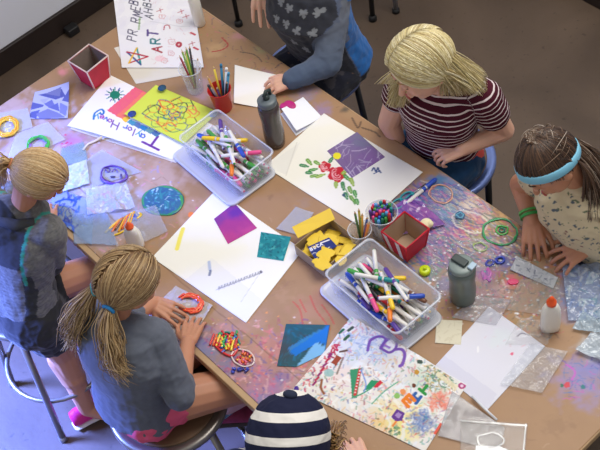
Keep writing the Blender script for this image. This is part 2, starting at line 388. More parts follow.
KR=(164,127,92)
LAV=(196,190,222)
def table_ops(p):
    P=p.P
    k=np.clip(fbm(P,3,5)*.5+.5,0,1); p._mix(np.arange(len(P)),k*.35,(182,146,112)); 
    k=np.clip(fbm(P,9,6)*.6,0,1); p._mix(np.arange(len(P)),k*.3,(150,112,88))
    for x,y,r,c,a in [(40,150,70,(205,195,225),.75),(10,110,40,(215,195,210),.6),(90,190,55,(190,192,222),.75),(62,72,9,(222,140,150),.8),(70,142,17,(196,120,190),.75),(60,180,30,(120,140,215),.5),(30,200,50,(130,150,220),.6),  # left lavender and blue blobs also paint in the bluish light tint
       (110,150,30,(215,195,200),.5),(160,175,40,(205,180,175),.5),(200,215,25,(205,170,165),.5),(120,215,40,(170,180,215),.7),(105,240,25,(190,170,180),.6),(80,60,20,(200,150,130),.4),(95,100,15,(210,170,120),.4),
       (240,35,14,(206,140,160),.5),(262,48,14,(150,165,120),.45),(225,20,10,(190,130,150),.5),(250,20,12,(120,110,140),.4),(268,75,12,(150,120,170),.5),(215,50,14,(200,165,120),.5),(200,90,20,(170,150,190),.45),(305,92,18,(150,140,175),.7),(320,112,14,(150,130,185),.6),(350,112,12,(170,140,100),.4),
       (230,100,14,(205,150,150),.5),(285,160,30,(160,120,90),.4),(300,190,26,(150,115,92),.4),
       (205,345,24,(120,130,180),.85),(225,335,22,(205,150,160),.6),(225,368,26,(130,125,170),.7),(255,385,30,(196,130,165),.7),(262,355,22,(205,150,150),.6),(280,345,22,(200,130,140),.5),(241,400,12,(235,150,90),.8),(262,408,22,(120,130,175),.7),(275,385,18,(160,120,185),.6),(300,380,22,(200,160,170),.6),(250,325,25,(190,150,130),.5),(283,378,10,(110,90,180),.4),
       (310,310,22,(190,140,120),.5),(320,300,14,(180,110,100),.35),
       (424,196,26,(96,120,185),.8),(444,188,20,(80,140,190),.75),(452,178,12,(150,150,200),.6),(462,206,26,(215,195,190),.75),(470,225,22,(196,168,130),.65),(440,222,26,(110,110,190),.75),(425,240,22,(120,160,150),.6),(437,250,20,(150,110,170),.6),(480,212,14,(210,150,170),.6),(492,222,20,(205,175,125),.7),(503,236,18,(196,150,110),.6),(478,245,20,(150,170,140),.6),(455,235,16,(200,140,150),.5),(500,255,20,(120,120,170),.55),(480,262,20,(150,140,185),.6),(428,272,16,(100,150,160),.6),(445,285,12,(90,110,190),.5),(487,276,10,(200,70,170),.6),(512,282,8,(240,90,130),.7),(528,290,18,(205,140,100),.6),(515,305,22,(195,150,120),.5),(545,272,20,(190,160,130),.4),(520,325,18,(180,150,100),.5),(500,292,14,(220,180,190),.5),
       (583,290,30,(140,160,215),.75),(590,265,20,(130,150,215),.7),(570,310,20,(150,150,190),.5),(580,380,30,(150,140,205),.65),(594,372,20,(120,130,210),.55),(592,348,16,(200,215,225),.5),(575,260,10,(150,170,190),.5)]:
        p.blob(x,y,r,c,a)
    # smudges and creases over the whole cover
    for i in range(90):
        q=random.Random(i); p.blob(q.uniform(0,600),q.uniform(0,450),q.uniform(4,12),q.choice([(140,104,76),(190,150,120),(170,120,110),(150,130,130),(120,90,70)]),.35,n=.9,sc=25)
    p.scrib(260,(0,0,600,450),[(128,96,72),(196,164,134),(150,110,100)],ln=10,w=.8,seed=77,alpha=.35)
    # crayon rubbings and dribbles of glue paint
    p.scrib(120,(190,0,300,80),[(120,60,70),(70,60,90),(150,120,60),(200,90,120),(90,110,90)],ln=5,w=.8,seed=1,alpha=.6)
    p.speck(130,(190,10,330,120),[(90,90,110),(200,110,130),(120,150,90),(70,80,120)],(.3,.9),seed=2)
    p.curve([(222,38),(228,45),(222,50),(212,52)],1.6,(170,40,50)); p.curve([(240,52),(255,55),(262,62)],1,(60,55,60)); p.curve([(275,68),(284,63),(300,70)],1,(60,55,70))
    p.scrib(60,(335,95,500,200),[(90,70,60),(60,60,70),(180,60,60),(130,150,90)],ln=3,w=1,seed=3,alpha=.5)
    p.curve([(352,118),(358,128),(361,122)],2,(80,60,50),.8); p.curve([(362,128),(374,132),(380,137)],2,(80,62,50),.8); p.curve([(364,112),(374,124)],1.5,(180,40,50),.8); p.blob(345,110,6,(50,60,60),.7)
    # long streaks on the right
    for x,y,r,c,a in [(416,200,16,(70,100,190),.7),(440,182,12,(60,130,180),.6),(462,190,12,(110,140,200),.6),(428,228,20,(120,80,170),.6),(450,210,14,(70,160,170),.5),(478,224,12,(210,110,150),.6),(470,205,10,(235,215,190),.7),(494,246,14,(90,110,190),.5),(440,262,12,(70,150,150),.5),(485,290,14,(170,110,150),.4),(505,215,10,(230,180,120),.6),(452,240,12,(200,90,150),.5),(505,262,10,(70,90,190),.5),(576,270,16,(120,150,210),.6)]: p.blob(x,y,r,c,a,n=.9,sc=22)
    p.scrib(420,(405,180,520,260),[(215,120,150),(235,225,210),(90,130,190),(70,150,130),(220,180,110),(130,90,180),(200,205,220),(60,90,150),(190,70,110)],ln=14,w=.9,ang=.62,seed=4,alpha=.55)
    p.scrib(260,(402,182,470,262),[(50,70,150),(40,110,130),(110,60,150),(70,90,170),(200,90,150)],ln=16,w=1.3,ang=.62,seed=41,alpha=.6)
    p.scrib(160,(450,200,520,262),[(190,140,80),(225,205,170),(80,120,110),(200,110,120),(60,70,120)],ln=14,w=1.2,ang=.62,seed=42,alpha=.6)
    p.scrib(220,(430,250,560,330),[(70,60,90),(120,60,130),(60,110,120),(200,120,80),(90,90,100),(235,225,225)],ln=5,w=1.2,seed=43,alpha=.6)
    p.scrib(160,(190,320,310,400),[(80,90,170),(170,70,110),(110,70,150),(225,160,160)],ln=5,w=1.5,seed=44,alpha=.5)
    p.speck(120,(420,230,560,320),[(250,250,255),(235,245,255)],(.5,1.2),seed=45,alpha=.95)  # near-white specks painted in as glints
    p.scrib(260,(405,225,600,310),[(200,80,160),(235,230,225),(80,130,200),(60,160,140),(230,170,100),(120,90,190),(90,80,70)],ln=5,w=.9,seed=5,alpha=.55)
    p.speck(260,(405,185,600,320),[(245,245,245),(220,70,120),(60,90,190),(250,200,90),(40,150,120),(210,120,200)],(.3,1),seed=6)
    p.ring(470,222,18,10,1.3,(235,235,225),.3,.7); p.ring(432,198,14,8,1.2,(60,90,150),.6,.7)
    p.scrib(140,(500,290,560,340),[(90,70,60),(220,140,90),(120,150,160),(200,80,100),(60,60,70)],ln=7,w=.8,seed=8,alpha=.6)
    p.scrib(50,(560,360,600,400),[(90,80,180),(200,90,180),(60,120,190)],ln=9,w=.8,seed=9,alpha=.6); p.disc(583,387,2.4,(30,120,130)); p.disc(567,385,3,(210,60,80)); p.disc(562,386,2,(40,110,90)); p.curve([(567,365),(575,372),(572,380)],1.5,(200,90,200))
    # marks beside the blue folded sheet and along the near edge
    for q in ([(293,302),(300,310),(303,325)],[(310,296),(316,310),(325,322),(330,330)],[(300,300),(306,312)],[(322,305),(330,316),(334,324)]): p.curve(q,1.4,(200,70,70),.75)
    p.scrib(200,(190,325,310,400),[(230,120,140),(120,110,190),(235,190,190),(200,90,120),(110,130,180)],ln=7,w=1.5,seed=10,alpha=.4)
    p.speck(150,(185,310,320,410),[(235,220,225),(220,90,120),(100,110,190),(240,160,90)],(.4,1.2),seed=11)
    p.speck(260,(0,100,200,260),[(220,90,160),(240,240,250),(120,130,220),(220,120,120)],(.3,1),seed=12,alpha=.7)
    p.scrib(120,(0,100,180,255),[(220,150,190),(235,235,250),(140,150,225),(215,150,140)],ln=8,w=1.4,seed=13,alpha=.45)
    p.speck(6,(60,130,80,150),[(215,40,110)],(1,1.6),seed=14)
    # seam between the strips of paper
    p.stroke([(60,170),(182,283),(240,330),(330,405)],1.2,(120,88,66),.6)
    p.stroke([(277,372),(320,375)],1,(140,100,80),.5)
    p.disc(190+1,215,3,(235,130,70)); p.disc(97,122,1.5,(230,120,80))
W_=[(X0+.004,Y1-.004),(X1-.004,Y1-.004),(X1-.004,Y0+.02),(X0+.004,Y0+.02)]
def world_sheet(name,W,z,base,ops,th,res,wav,wsc,m):
    global D
    old=D; pts=[V((x,y,z)) for x,y in W]; it=iter(pts)
    cnt=[0]
    def D2(a,b_,zz=z):
        if a is None: return pts[b_]
        return old(a,b_,zz)
    D=D2
    me=sheet_mesh(name,[(None,0),(None,1),(None,2),(None,3)],z,base,ops,th=th,res=res,wav=wav,wsc=wsc,seed=3)
    D=old; me.materials.append(m); return me
me=world_sheet('brown_paper_cover',W_,ZT-.0014,KR,table_ops,.0006,.0034,.0006,5,vmat('kraft_paper',rough=.5,spec=.45,bump=.25,nscale=60))
tag(link('brown_paper_cover',me,None,True,None),'brown kraft paper covering the whole work table, smeared with paint, glue and crayon','paper')
T0=ZT+.0006   # the paper's surface
# ================================================================ STOOLS AND SEATS
def stool(cx,cy,label,seatcol,legm,R=.19,H=.6,rot=45,ringz=.2,spread=.05,wood=True):
    t=thing('stool',(cx,cy,0),label,'stool','metal stools around the table')
    rim=MB(); n=40
    rim.lathe([(0,H-.03),(R-.03,H-.03),(R-.006,H-.028),(R,H-.02),(R,H-.006),(R-.008,H),(R-.022,H-.001),(R-.03,H-.006),(0,H-.008)],(cx,cy,0),n=n); rim.build('seat_pan',seatcol,t)
    if wood:
        s=MB(); s.lathe([(0,H-.0075),(R-.034,H-.0075),(R-.032,H-.004),(R-.04,H-.002),(0,H-.003)],(cx,cy,0),n=n); s.build('seat_board',mat('worn_brown_board',(108,82,58),.55,noise=.3,nscale=20),t)
    a0=math.radians(rot)
    for k in range(4):
        a=a0+k*PI/2; d=V((math.cos(a),math.sin(a),0)); s=V((-d.y,d.x,0))
        top=V((cx,cy,H-.031))+d*(R-.03); bot=V((cx,cy,.006))+d*(R+spread)
        l=MB(); l.tube([top,bot],.0125,n=10); o=l.build('leg',legm,t)
        f=MB(); f.cyl(bot+V((0,0,-.006)),bot+V((0,0,.02)),.015,n=12); f.build('foot_cap',mat('foot_steel',(170,168,170),.3,metal=.9),o)
    r=MB(); rr=R+spread-(spread+.03)*(ringz/H)-.02
    r.tube([(cx+rr*math.cos(2*PI*k/36),cy+rr*math.sin(2*PI*k/36),ringz) for k in range(36)],.009,n=8,closed=True); r.build('foot_ring',legm,t)
    return t
GREYM=mat('worn_grey_metal',(150,145,140),.35,metal=.75,noise=.12,nscale=30); BLK=mat('black_metal',(32,32,36),.45,metal=.4); BLUEM=mat('blue_grey_metal',(120,140,200),.3,metal=.6)
stool(-.60,-.745,'round grey metal stool under the girl in black shorts',GREYM,GREYM,rot=45)
stool(.09,-.672,'round grey metal stool with a worn brown seat under the girl with pigtails',GREYM,GREYM,rot=12)
stool(.735,-.80,'round metal stool under the child in the striped hood',GREYM,GREYM)
stool(-.62,.61,'blue-grey metal stool with black legs under the child in the butterfly sweatshirt',BLUEM,BLK,rot=30,spread=.02)
stool(.045,.60,'blue-grey metal stool under the girl in the striped shirt',BLUEM,BLK,rot=50,spread=-.02)
stool(.79,.66,'metal stool under the girl with the blue headband',BLUEM,BLK,rot=45)
# ---- furniture legs standing at the top of the picture
for (x,y,r,m,lab,back) in((-1.611,.952,.011,BLK,'black metal chair with its leg on the floor left of the butterfly sweatshirt',1),(-1.146,1.376,.012,BLK,'black metal chair with its leg on the bare floor at the top',0)):
    t=thing('chair',(x,y,0),lab,'chair')
    for dx,dy in((0,0),(-.36,.0),(-.36,.36),(0,.36)):
        b=MB(); b.tube([(x+dx,y+dy,.004),(x+dx*.96,y+dy*.96+.01,.43)],r,n=10); o=b.build('leg',m,t)
        b=MB(); b.lathe([(0,0),(.019,0),(.019,.02),(.014,.03),(.0,.03)],(x+dx,y+dy,0),n=14); b.build('foot_cap',mat('black_rubber',(22,22,24),.7),o)
    b=MB(); b.box((x-.18,y+.18,.445),(.4,.4,.02),bev=.009); b.build('seat',m,t)
    if not back: continue
    b=MB(); b.box((x-.18,y+.37,.72),(.38,.02,.2),bev=.009); b.tube([(x,y+.36,.44),(x,y+.37,.8)],.01); b.tube([(x-.36,y+.36,.44),(x-.36,y+.37,.8)],.01); b.build('backrest',m,t)
x,y=-1.101,1.482
t=thing('table',(x,y,0),'table with a pale grey metal leg beyond the black chair leg at the top','table')
for dx,dy in((0,0),(-.6,0),(-.6,.36),(0,.36)):
    b=MB(); b.tube([(x+dx,y+dy,.004),(x+dx,y+dy,.7)],.012,n=10); o=b.build('leg',mat('light_grey_metal',(175,175,180),.35,metal=.7),t)
    b=MB(); b.cyl((x+dx,y+dy,0),(x+dx,y+dy,.02),.018,n=12); b.build('foot_cap',mat('black_rubber',(22,22,24),.7),o)
b=MB(); b.box((x-.3,y+.18,.715),(.7,.44,.025),bev=.006); b.build('tabletop',mat('pale_laminate',(205,200,190),.5),t)
# little black adapter on the floor by the baseboard
p=D(73,33,.0); t=thing('power_adapter',(p.x,p.y,0),'small black plug-in adapter on the floor by the dark baseboard','adapter')
b=MB(); b.box((p.x,p.y,.021),(.05,.06,.04),bev=.006); b.build('housing',mat('black_plastic',(26,25,27),.5),t)
b=MB(); b.tube([(p.x-.02,p.y+.03,.02),(p.x-.05,p.y+.08,.006),(p.x-.12,p.y+.12,.005),(p.x-.14,p.y+.2,.005)],.003); b.build('cable',mat('black_plastic',(26,25,27),.5),t)
# ================================================================ PEOPLE
SKIN_A=mat('fair_skin',(228,178,154),.5,sss=.12,noise=.03,nscale=30); SKIN_B=mat('tanned_skin',(196,138,108),.5,sss=.1,noise=.04,nscale=30)
class Head:
    def __init__(s,c,fwd,up,k=1.0):
        s.c=V(c); s.f=V(fwd).normalized(); u=V(up); s.u=(u-s.f*u.dot(s.f)).normalized(); s.r=s.f.cross(s.u); s.k=k
    def p(s,x,y,z): return s.c+(s.r*x+s.f*y+s.u*z)*s.k
    def ax(s): return (s.r,s.f,s.u)
    def body(s,m,neck):
        k=s.k
        m.ell(s.c+s.f*-.008*k+s.u*.012*k,(.073*k,.088*k,.088*k),s.ax())
        m.ell(s.p(0,.028,-.03),(.058*k,.055*k,.072*k),s.ax()); m.ell(s.p(0,.05,-.082),(.026*k,.024*k,.02*k),s.ax(),12,8)
        m.ell(s.p(.03,.055,-.032),(.024*k,.022*k,.026*k),s.ax(),12,8); m.ell(s.p(-.03,.055,-.032),(.024*k,.022*k,.026*k),s.ax(),12,8)
        m.cone(s.p(0,.08,-.002),s.p(0,.098,-.03),.006*k,.0105*k); m.ell(s.p(0,.083,-.056),(.018*k,.01*k,.008*k),s.ax(),12,8)
        for q in(-1,1):
            m.ell(s.p(q*.074,-.008,-.015),(.007*k,.017*k,.027*k),s.ax(),12,8)
            m.ell(s.p(q*.03,.0745,.012),(.015*k,.009*k,.01*k),s.ax(),12,8)
        m.cone(s.p(0,-.02,-.05),neck,.045*k,.044*k)
    def face(s,root,brow=(150,110,70)):
        k=s.k
        for q in(-1,1):
            b=MB(); b.tube([s.p(q*(.018+.006*i),.0845-.0012*i*i*.6,.005-(.0022*math.sin(PI*i/4))) for i in range(5)],[.001,.0018,.002,.0018,.001],n=6); b.build('eyelash',mat('lash',(70,45,35),.6),root)
            b=MB(); b.tube([s.p(q*(.016+.007*i),.0835-.0016*i*i*.6,.027+.003*math.sin(PI*i/4)) for i in range(5)],[.0012,.0022,.0024,.002,.001],n=6); b.build('eyebrow',mat('brow_%d'%brow[0],brow,.7),root)
            b=MB(); b.ell(s.p(q*.03,.0795,.008),(.011*k,.0075*k,.0065*k),s.ax(),12,8); b.build('eyelid',mat('lid',(214,160,138),.5),root)
        b=MB(); b.ell(s.p(0,.0925,-.055),(.016*k,.004*k,.003*k),s.ax(),14,8); b.ell(s.p(0,.0918,-.0595),(.014*k,.0045*k,.0036*k),s.ax(),14,8); b.build('lips',mat('lip',(190,100,95),.45),root)
def hand(m,w,d,nrm,side,k=1.0,curl=(.25,.25,.3,.35),spread=.12,thumb=.7,tc=.3):
    """w wrist, d fingers' direction, nrm out of the hand's back, side = +1 thumb on the +x side of cross(d,nrm)"""
    w=V(w); d=V(d).normalized(); n=V(nrm); n=(n-d*n.dot(d)).normalized(); s=d.cross(n)*side
    # palm
    pal=.062*k
    for q,(a,b) in enumerate(((-.021,-.026),(-.007,-.0095),(.007,.0085),(.019,.0255))):
        m.cone(w+s*a*k*.7+d*.004*k,w+d*(pal-abs(b)*.15)+s*b*k,.0125*k,.0092*k)
    L=[.050,.062,.067,.060]   # little .. index
    for i in range(4):
        off=(-.0265,-.0095,.0085,.0262)[i]*k; a=(i-1.6)*spread
        base=w+d*(pal-.004*k-(.006*k if i==0 else 0))+s*off; dd=(d*math.cos(a)+s*math.sin(a)).normalized(); c=curl[i]
        pts=[base]; ang=c*.5
        for l in(.45,.3,.25):
            pts.append(pts[-1]+(dd*math.cos(ang)-n*math.sin(ang))*L[i]*l*k); ang+=c*1.1
        r=(.0066 if i else .0058)*k; m.limb(pts,[r*1.12,r*1.03,r*.95,r*.82])
    b0=w+d*.014*k+s*.02*k-n*.004*k; a=thumb
    t1=b0+(d*math.cos(a)+s*math.sin(a)-n*.25).normalized()*.032*k; t2=t1+(d*math.cos(a-tc)+s*math.sin(a-tc)-n*.25).normalized()*.026*k; t3=t2+(d*math.cos(a-tc*1.8)+s*math.sin(a-tc*1.8)-n*.2).normalized()*.02*k
    m.limb([b0,t1,t2,t3],[.0125*k,.0095*k,.0078*k,.0066*k])
def bake(mb,name,m,root,voxel=.0034,sm=3,fold=0,fsc=7,seed=0,colf=None,ubones=None,crease=None):
    me=remesh(mb,voxel,sm,name)
    P=vco(me)
    if fold:
        no=np.empty(len(me.vertices)*3); me.vertices.foreach_get('normal',no); no=no.reshape(-1,3)
        f=fbm(P,fsc,seed); rid=1-np.abs(f)*1.6
        f2=fbm(P*np.array([1,1,2.2]),fsc*1.9,seed+3)
        P=P+no*(rid*fold+f2*fold*.5)[:,None]; me.vertices.foreach_set('co',P.ravel()); me.update()
    if ubones is not None:
        best=np.full(len(P),1e9); U=np.zeros(len(P))
        for (a,b,r,u0) in ubones:
            a=np.array(a);b=np.array(b); ab=b-a; l=np.linalg.norm(ab); t=((P-a)@ab)/(l*l); tc=np.clip(t,0,1)
            d=np.linalg.norm(P-(a+tc[:,None]*ab),axis=1)/r; k=d<best; best[k]=d[k]; U[k]=(u0+t*l)[k]
        at=me.attributes.new('u','FLOAT','POINT'); at.data.foreach_set('value',U.astype(np.float32))
    if colf is not None: setcol(me,colf(P))
    me.materials.append(m)
    return link(name,me,root,True,None)
def clothcol(base,c2,sc=20,amt=.5,seed=0,aniso=(1,1,1)):
    def f(P):
        k=np.clip(fbm(P*np.array(aniso),sc,seed)*.5+.5,0,1)*amt
        return s2l(base)*(1-k[:,None])+s2l(c2)*k[:,None]
    return f
CLOTH=vmat('woven_cloth',rough=.9,spec=.15,bump=.2,nscale=500,sheen=.15)
# ---- hair
HAIR=vmat('hair_strands',rough=.42,spec=.5)
def sphpath(H,d0,d1,n,R,bump,rad=(.079,.096,.098)):
    d0=d0.normalized(); d1=d1.normalized(); om=math.acos(max(-1,min(1,d0.dot(d1)))); out=[]
    for i in range(n+1):
        t=i/n; q=(d0*math.sin((1-t)*om)+d1*math.sin(t*om))/max(math.sin(om),1e-4) if om>1e-3 else d0
        k=R+bump*math.sin(PI*t)
        out.append(H.c+H.f*-.008*H.k+H.u*.012*H.k+(H.r*q.x*rad[0]+H.f*q.y*rad[1]+H.u*q.z*rad[2])*k*H.k)
    return out
def haircol(cols,r): 
    a=s2l(r.choice(cols)); b_=s2l(r.choice(cols)); t=r.random(); k=r.uniform(.82,1.12); return tuple((a*t+b_*(1-t))*k)
def scalp(H,mb,c,test,rad=(.077,.094,.096)):
    n,m=44,26; R=[]
    for i in range(m+1):
        a=PI*i/m; row=[]
        for k in range(n):
            d=V((math.cos(2*PI*k/n)*max(math.sin(a),.001),math.sin(2*PI*k/n)*max(math.sin(a),.001),-math.cos(a)))
            s=1 if test(d) else .86
            row.append(H.c+H.f*-.008*H.k+H.u*.012*H.k+(H.r*d.x*rad[0]+H.f*d.y*rad[1]+H.u*d.z*rad[2])*s*H.k)
        R.append(row)
    mb.rings(R,True,c=c)
def lock(mb,path,r,c,n=5,tip=.3,flat=.8):
    m=len(path); mb.tube(path,[r*(1-(1-tip)*(i/(m-1))**2) for i in range(m)],n=n,c=c,flat=flat)
def bez(p0,p1,p2,p3,n):
    return [p0*(1-t)**3+p1*3*t*(1-t)**2+p2*3*t*t*(1-t)+p3*t**3 for t in [i/n for i in range(n+1)]]
def hairtest(d): return d.z>-.25-.15*d.y*0+ (1.05*max(0,d.y)**1.3) - .45*max(0,-d.y) and True
def rdir(r,test):
    while True:
        d=V((r.gauss(0,1),r.gauss(0,1),r.gauss(0,1))).normalized()
        if test(d): return d
def shoe(root,heel,toe,up,mu,ms,k=1.0,name='sneaker',cl=(240,150,190)):
    h,t=V(heel),V(toe); f=(t-h).normalized(); u=V(up); u=(u-f*u.dot(f)).normalized(); s=f.cross(u); L=(t-h).length
    def sec(x,w,hh,z0=0): return [h+f*x*L+s*w*math.cos(a)*1+u*(z0+hh*.5+hh*.5*math.sin(a)) for a in [2*PI*i/16 for i in range(16)]]
    b=MB(); b.rings([sec(-.02,.012,.05,.02),sec(0,.024,.075,.015),sec(.12,.029,.085,.012),sec(.3,.03,.08,.012),sec(.5,.033,.062,.012),sec(.75,.038,.045,.012),sec(.93,.03,.035,.012),sec(1.0,.012,.02,.015)]); o=b.build(name,mu,root)
    b=MB(); b.rings([sec(-.04,.014,.018),sec(.0,.028,.022),sec(.3,.031,.022),sec(.5,.035,.02),sec(.75,.041,.02),sec(.94,.034,.02),sec(1.02,.014,.018)]); b.build('sole',ms,o)
    b=MB()
    for i in range(4):
        x=.38+.09*i; z=.078-.009*i-.0*i; b.tube([h+f*x*L+s*-.018+u*z,h+f*(x+.02)*L+u*(z+.006),h+f*x*L+s*.018+u*z],.0028,n=6)
    b.build('laces',mat('lace_%d'%cl[1],cl,.7),o); return o
def torso(m,pel,chest,neck,right,k=1.0,inf=0.0,wid=1.0):
    pel,chest,neck=V(pel),V(chest),V(neck); mid=(pel+chest)/2
    sh=chest.lerp(neck,.55)
    m.loft([(pel,.118*k*wid+inf,.088*k+inf),(mid,.105*k*wid+inf,.078*k+inf),(chest,.122*k*wid+inf,.085*k+inf),(sh,.11*k*wid+inf,.07*k+inf)],right)
# ---------------------------------------------------------------- P1 girl in black shorts
r1=thing('person',D(20,320,.6),'seated girl with short blonde ponytail, grey jacket, black shorts and pink shoes','person')
pel,chest,neck=D(24,303,.68),D(18,243,.92),D(22,210,1.04); Rt=V((.98,.18,0))
H=Head(D(40,176,1.17),(.45,.50,-.74),(.5,.45,.6),.86); 
shR,shL=D(48,232,.985),D(-6,204,.985); elR,elL=D(50,262,.81),D(-4,222,.80)
wrR,wrL=D(50,224,.795),D(14,186,.795)
m=MB(); H.body(m,neck); torso(m,pel,chest,neck,Rt,.9); m.limb([shL,chest+V((0,0,.06)),shR],[.04,.05,.04])
m.limb([shR,elR,wrR],[.038,.031,.022]); m.limb([shL,elL,wrL],[.038,.031,.022])
hand(m,wrR,D(44,192,.785)-wrR,(0,0,1),-1,.95); hand(m,wrL,(.3,.9,-.05),(0,0,1),1,.95)
hipR,hipL=D(36,312,.65),D(20,298,.65); kR=D(62,352,.38); aR=D(87,408,.085); kL=D(104,266,.655); aL=D(80,330,.3)
m.limb([hipR,kR,aR],[.072,.05,.031]); m.limb([kR+V((-.01,-.02,-.03)),kR.lerp(aR,.45)],[.04,.046]); m.limb([hipL,kL,aL],[.072,.052,.031])
m.limb([aR,aR+V((.05,.05,-.045))],[.03,.028]); m.limb([aL,aL+V((.03,.06,-.05))],[.03,.026])
bake(m,'body',SKIN_B,r1)
# jacket
m=MB(); torso(m,pel+V((0,0,.02)),chest,neck,Rt,.92,.014,1.06); m.limb([shL,chest+V((0,0,.075)),shR],[.056,.066,.056]); m.limb([shR,elR,wrR.lerp(elR,.12)],[.056,.047,.033]); m.limb([shL,elL,wrL.lerp(elL,.12)],[.056,.047,.033])
m.cone(neck+V((-.02,-.03,.0)),neck+V((.01,.02,-.02)),.055,.058)
def jackcol(P):
    base=clothcol((84,84,86),(140,140,138),60,.7,1,(1,1,2))(P)
    dk=s2l((52,54,58)); ax=np.array(tuple((shR-shL).normalized())); c0=np.array(tuple(chest))
    side=(P-c0)@ax; z=P[:,2]
    yoke=(z>.93)&(np.abs(side)<.09)&(P[:,1]<c0[1]+.02)|(np.abs(side+.0)>.085)&(z<.9)&(np.abs(side)<.11)
    base[yoke]=dk
    lb=np.abs(np.abs(side)-.093)<.0045; base[lb&(z>.86)]=s2l((60,150,135))
    st=(np.sin(z*520)>.55)&(z<.9)&(~yoke); base[st]*=.8
    return base
jk=bake(m,'jacket',CLOTH,r1,.0042,2,.004,6,1,jackcol)
# jacket hood/collar folds
b=MB(); b.tube([neck+V((.07,.0,.0)),neck+V((.045,-.05,.01)),neck+V((0,-.068,.012)),neck+V((-.05,-.055,.01)),neck+V((-.08,-.01,.0))],[.014,.019,.022,.019,.014],n=10); b.build('collar',mat('dark_grey_cloth',(58,60,64),.9,noise=.2,nscale=60),r1)
m=MB(); m.limb([pel+V((-.05,0,-.03)),pel+V((.05,0,-.03))],[.108,.112]); m.limb([hipR,hipR.lerp(kR,.5)],[.1,.084]); m.limb([hipL,hipL.lerp(kL,.38)],[.09,.074])
bake(m,'shorts',mat('black_cloth',(24,24,28),.85,sheen=.2),r1,.0045,3,.003,8)
PK=mat('hot_pink_mesh',(220,40,130),.6,noise=.15,nscale=120); WS=mat('white_sole',(225,220,222),.6)
shoe(r1,D(76,427,.004),D(76,427,.004)+V((.03,.18,0)),(0,0,1),PK,WS,name='shoe')
shoe(r1,aL+V((-.015,-.03,-.095)),aL+V((.07,.12,-.1)),(0,0,1),mat('shaded_pink_mesh',(150,50,80),.7,noise=.2,nscale=100),mat('dark_sole',(70,60,62),.7),.95,name='shoe')  # same pink pair; shade under the table put into darker upper and sole
BL1=[(196,160,112),(214,182,132),(170,132,88),(226,200,156)]
def fr1(d): return d.z>-.35 and d.y<.55 or (d.z>.35)
r=random.Random(1); hb=MB(); scalp(H,hb,tuple(s2l((176,140,96))),fr1)
tie=V((-.1,-.93,-.28)).normalized()
for i in range(1300):
    d=rdir(r,fr1); lock(hb,sphpath(H,d,tie,9,1.01+r.random()*.03,.035),.0016,haircol(BL1,r),tip=.7)
tp=sphpath(H,tie,tie,1,1.12,0)[0]; 
for i in range(70):
    o=V((r.gauss(0,.008),r.gauss(0,.008),r.gauss(0,.008))); back=-H.f*.03; end=tp+V((-.03,-.04,-.05))+o*2.2+V((0,0,-r.random()*.03))
    lock(hb,bez(tp+o*.6,tp+o+back,tp+back*1.8+o*2+V((0,0,-.02)),end,7),.0026,haircol(BL1,r))
hb.build('hair',HAIR,r1,True,None)
b=MB(); x_,y_,z_=frame(-H.f); b.tube([tp+(x_*math.cos(a)+y_*math.sin(a))*.014 for a in [2*PI*k/16 for k in range(16)]],.004,closed=True,n=8); b.build('hair_tie',mat('tan_hair_tie',(190,120,80),.6),r1)
H.face(r1)
# ---------------------------------------------------------------- P2 girl with pigtails
r2=thing('person',(.09,-.70,.6),'seated girl with two wavy pigtails in a grey shirt, hands by an orange ring','person')
pel,chest,neck=V((.07,-.735,.715)),V((.075,-.72,.94)),V((.045,-.70,1.05)); Rt=V((.97,.2,0))
H=Head(D(128,281,1.185),(.10,.86,-.46),(.1,.5,.85),.96)
shR,shL=D(154,337,1.0),D(88,312,1.0); elR,elL=D(180,394,.83),D(128,318,.84); wrR,wrL=D(188,342,.80),D(153,303,.80)
m=MB(); H.body(m,neck); torso(m,pel,chest,neck,Rt,.92); m.limb([shL,chest+V((0,0,.07)),shR],[.04,.05,.04])
m.limb([shR,elR,wrR],[.04,.033,.022]); m.limb([shL,elL,wrL],[.04,.033,.022])
hand(m,wrR,D(197,312,.785)-wrR,(0,0,1),-1,1.0,(.35,.3,.3,.35),.06); hand(m,wrL,D(182,316,.785)-wrL,(0.1,0,1),1,1.0,(.3,.25,.25,.3),.1)
hR,hL=pel+V((.07,.02,-.02)),pel+V((-.06,.02,-.02)); kR=D(252,382,.655); kL=V((.06,-.42,.655)); aR=D(222,408,.33); aL=V((.02,-.5,.3))
m.limb([hR,kR,aR],[.074,.055,.033]); m.limb([hL,kL,aL],[.074,.055,.033]); 
kk=D(300,410,.5)
bake(m,'body',SKIN_B,r2)
m=MB(); torso(m,pel+V((0,-.015,-.05)),chest,neck,Rt,.97,.024,1.03); m.limb([shL,chest+V((0,0,.085)),shR],[.054,.062,.054]); m.limb([shR,elR,elR.lerp(wrR,.2)],[.054,.046,.038]); m.limb([shL,elL,elL.lerp(wrL,.2)],[.054,.046,.038])
bake(m,'shirt',CLOTH,r2,.0042,3,.0042,4.5,8,clothcol((106,112,126),(88,93,106),30,.6,2))
m=MB(); m.limb([pel+V((-.05,-.02,-.045)),pel+V((.055,-.02,-.045))],[.088,.088]); m.limb([hR+V((-.02,0,-.01)),hR.lerp(kR,.12)],[.081,.078]); m.limb([hL,hL.lerp(kL,.2)],[.081,.078]); bake(m,'shorts',mat('pink_shorts',(228,92,128),.8,noise=.12,nscale=40),r2,.0045,3,.003,8)
sk=MB(); q=(aR-kR).normalized(); s0,s1=kR.lerp(aR,.78),aR+q*.03; sk.limb([s0,s1],[.037,.036])
bake(sk,'sock',stripe_mat('striped_sock',[(0,(40,60,90)),(.5,(205,225,230)),(.75,(50,120,140))],.022),r2,.003,1,ubones=[(tuple(s0),tuple(s1),.04,0)])
MR=mat('maroon_patterned_shoe',(140,40,80),.7,noise=.5,nscale=60)
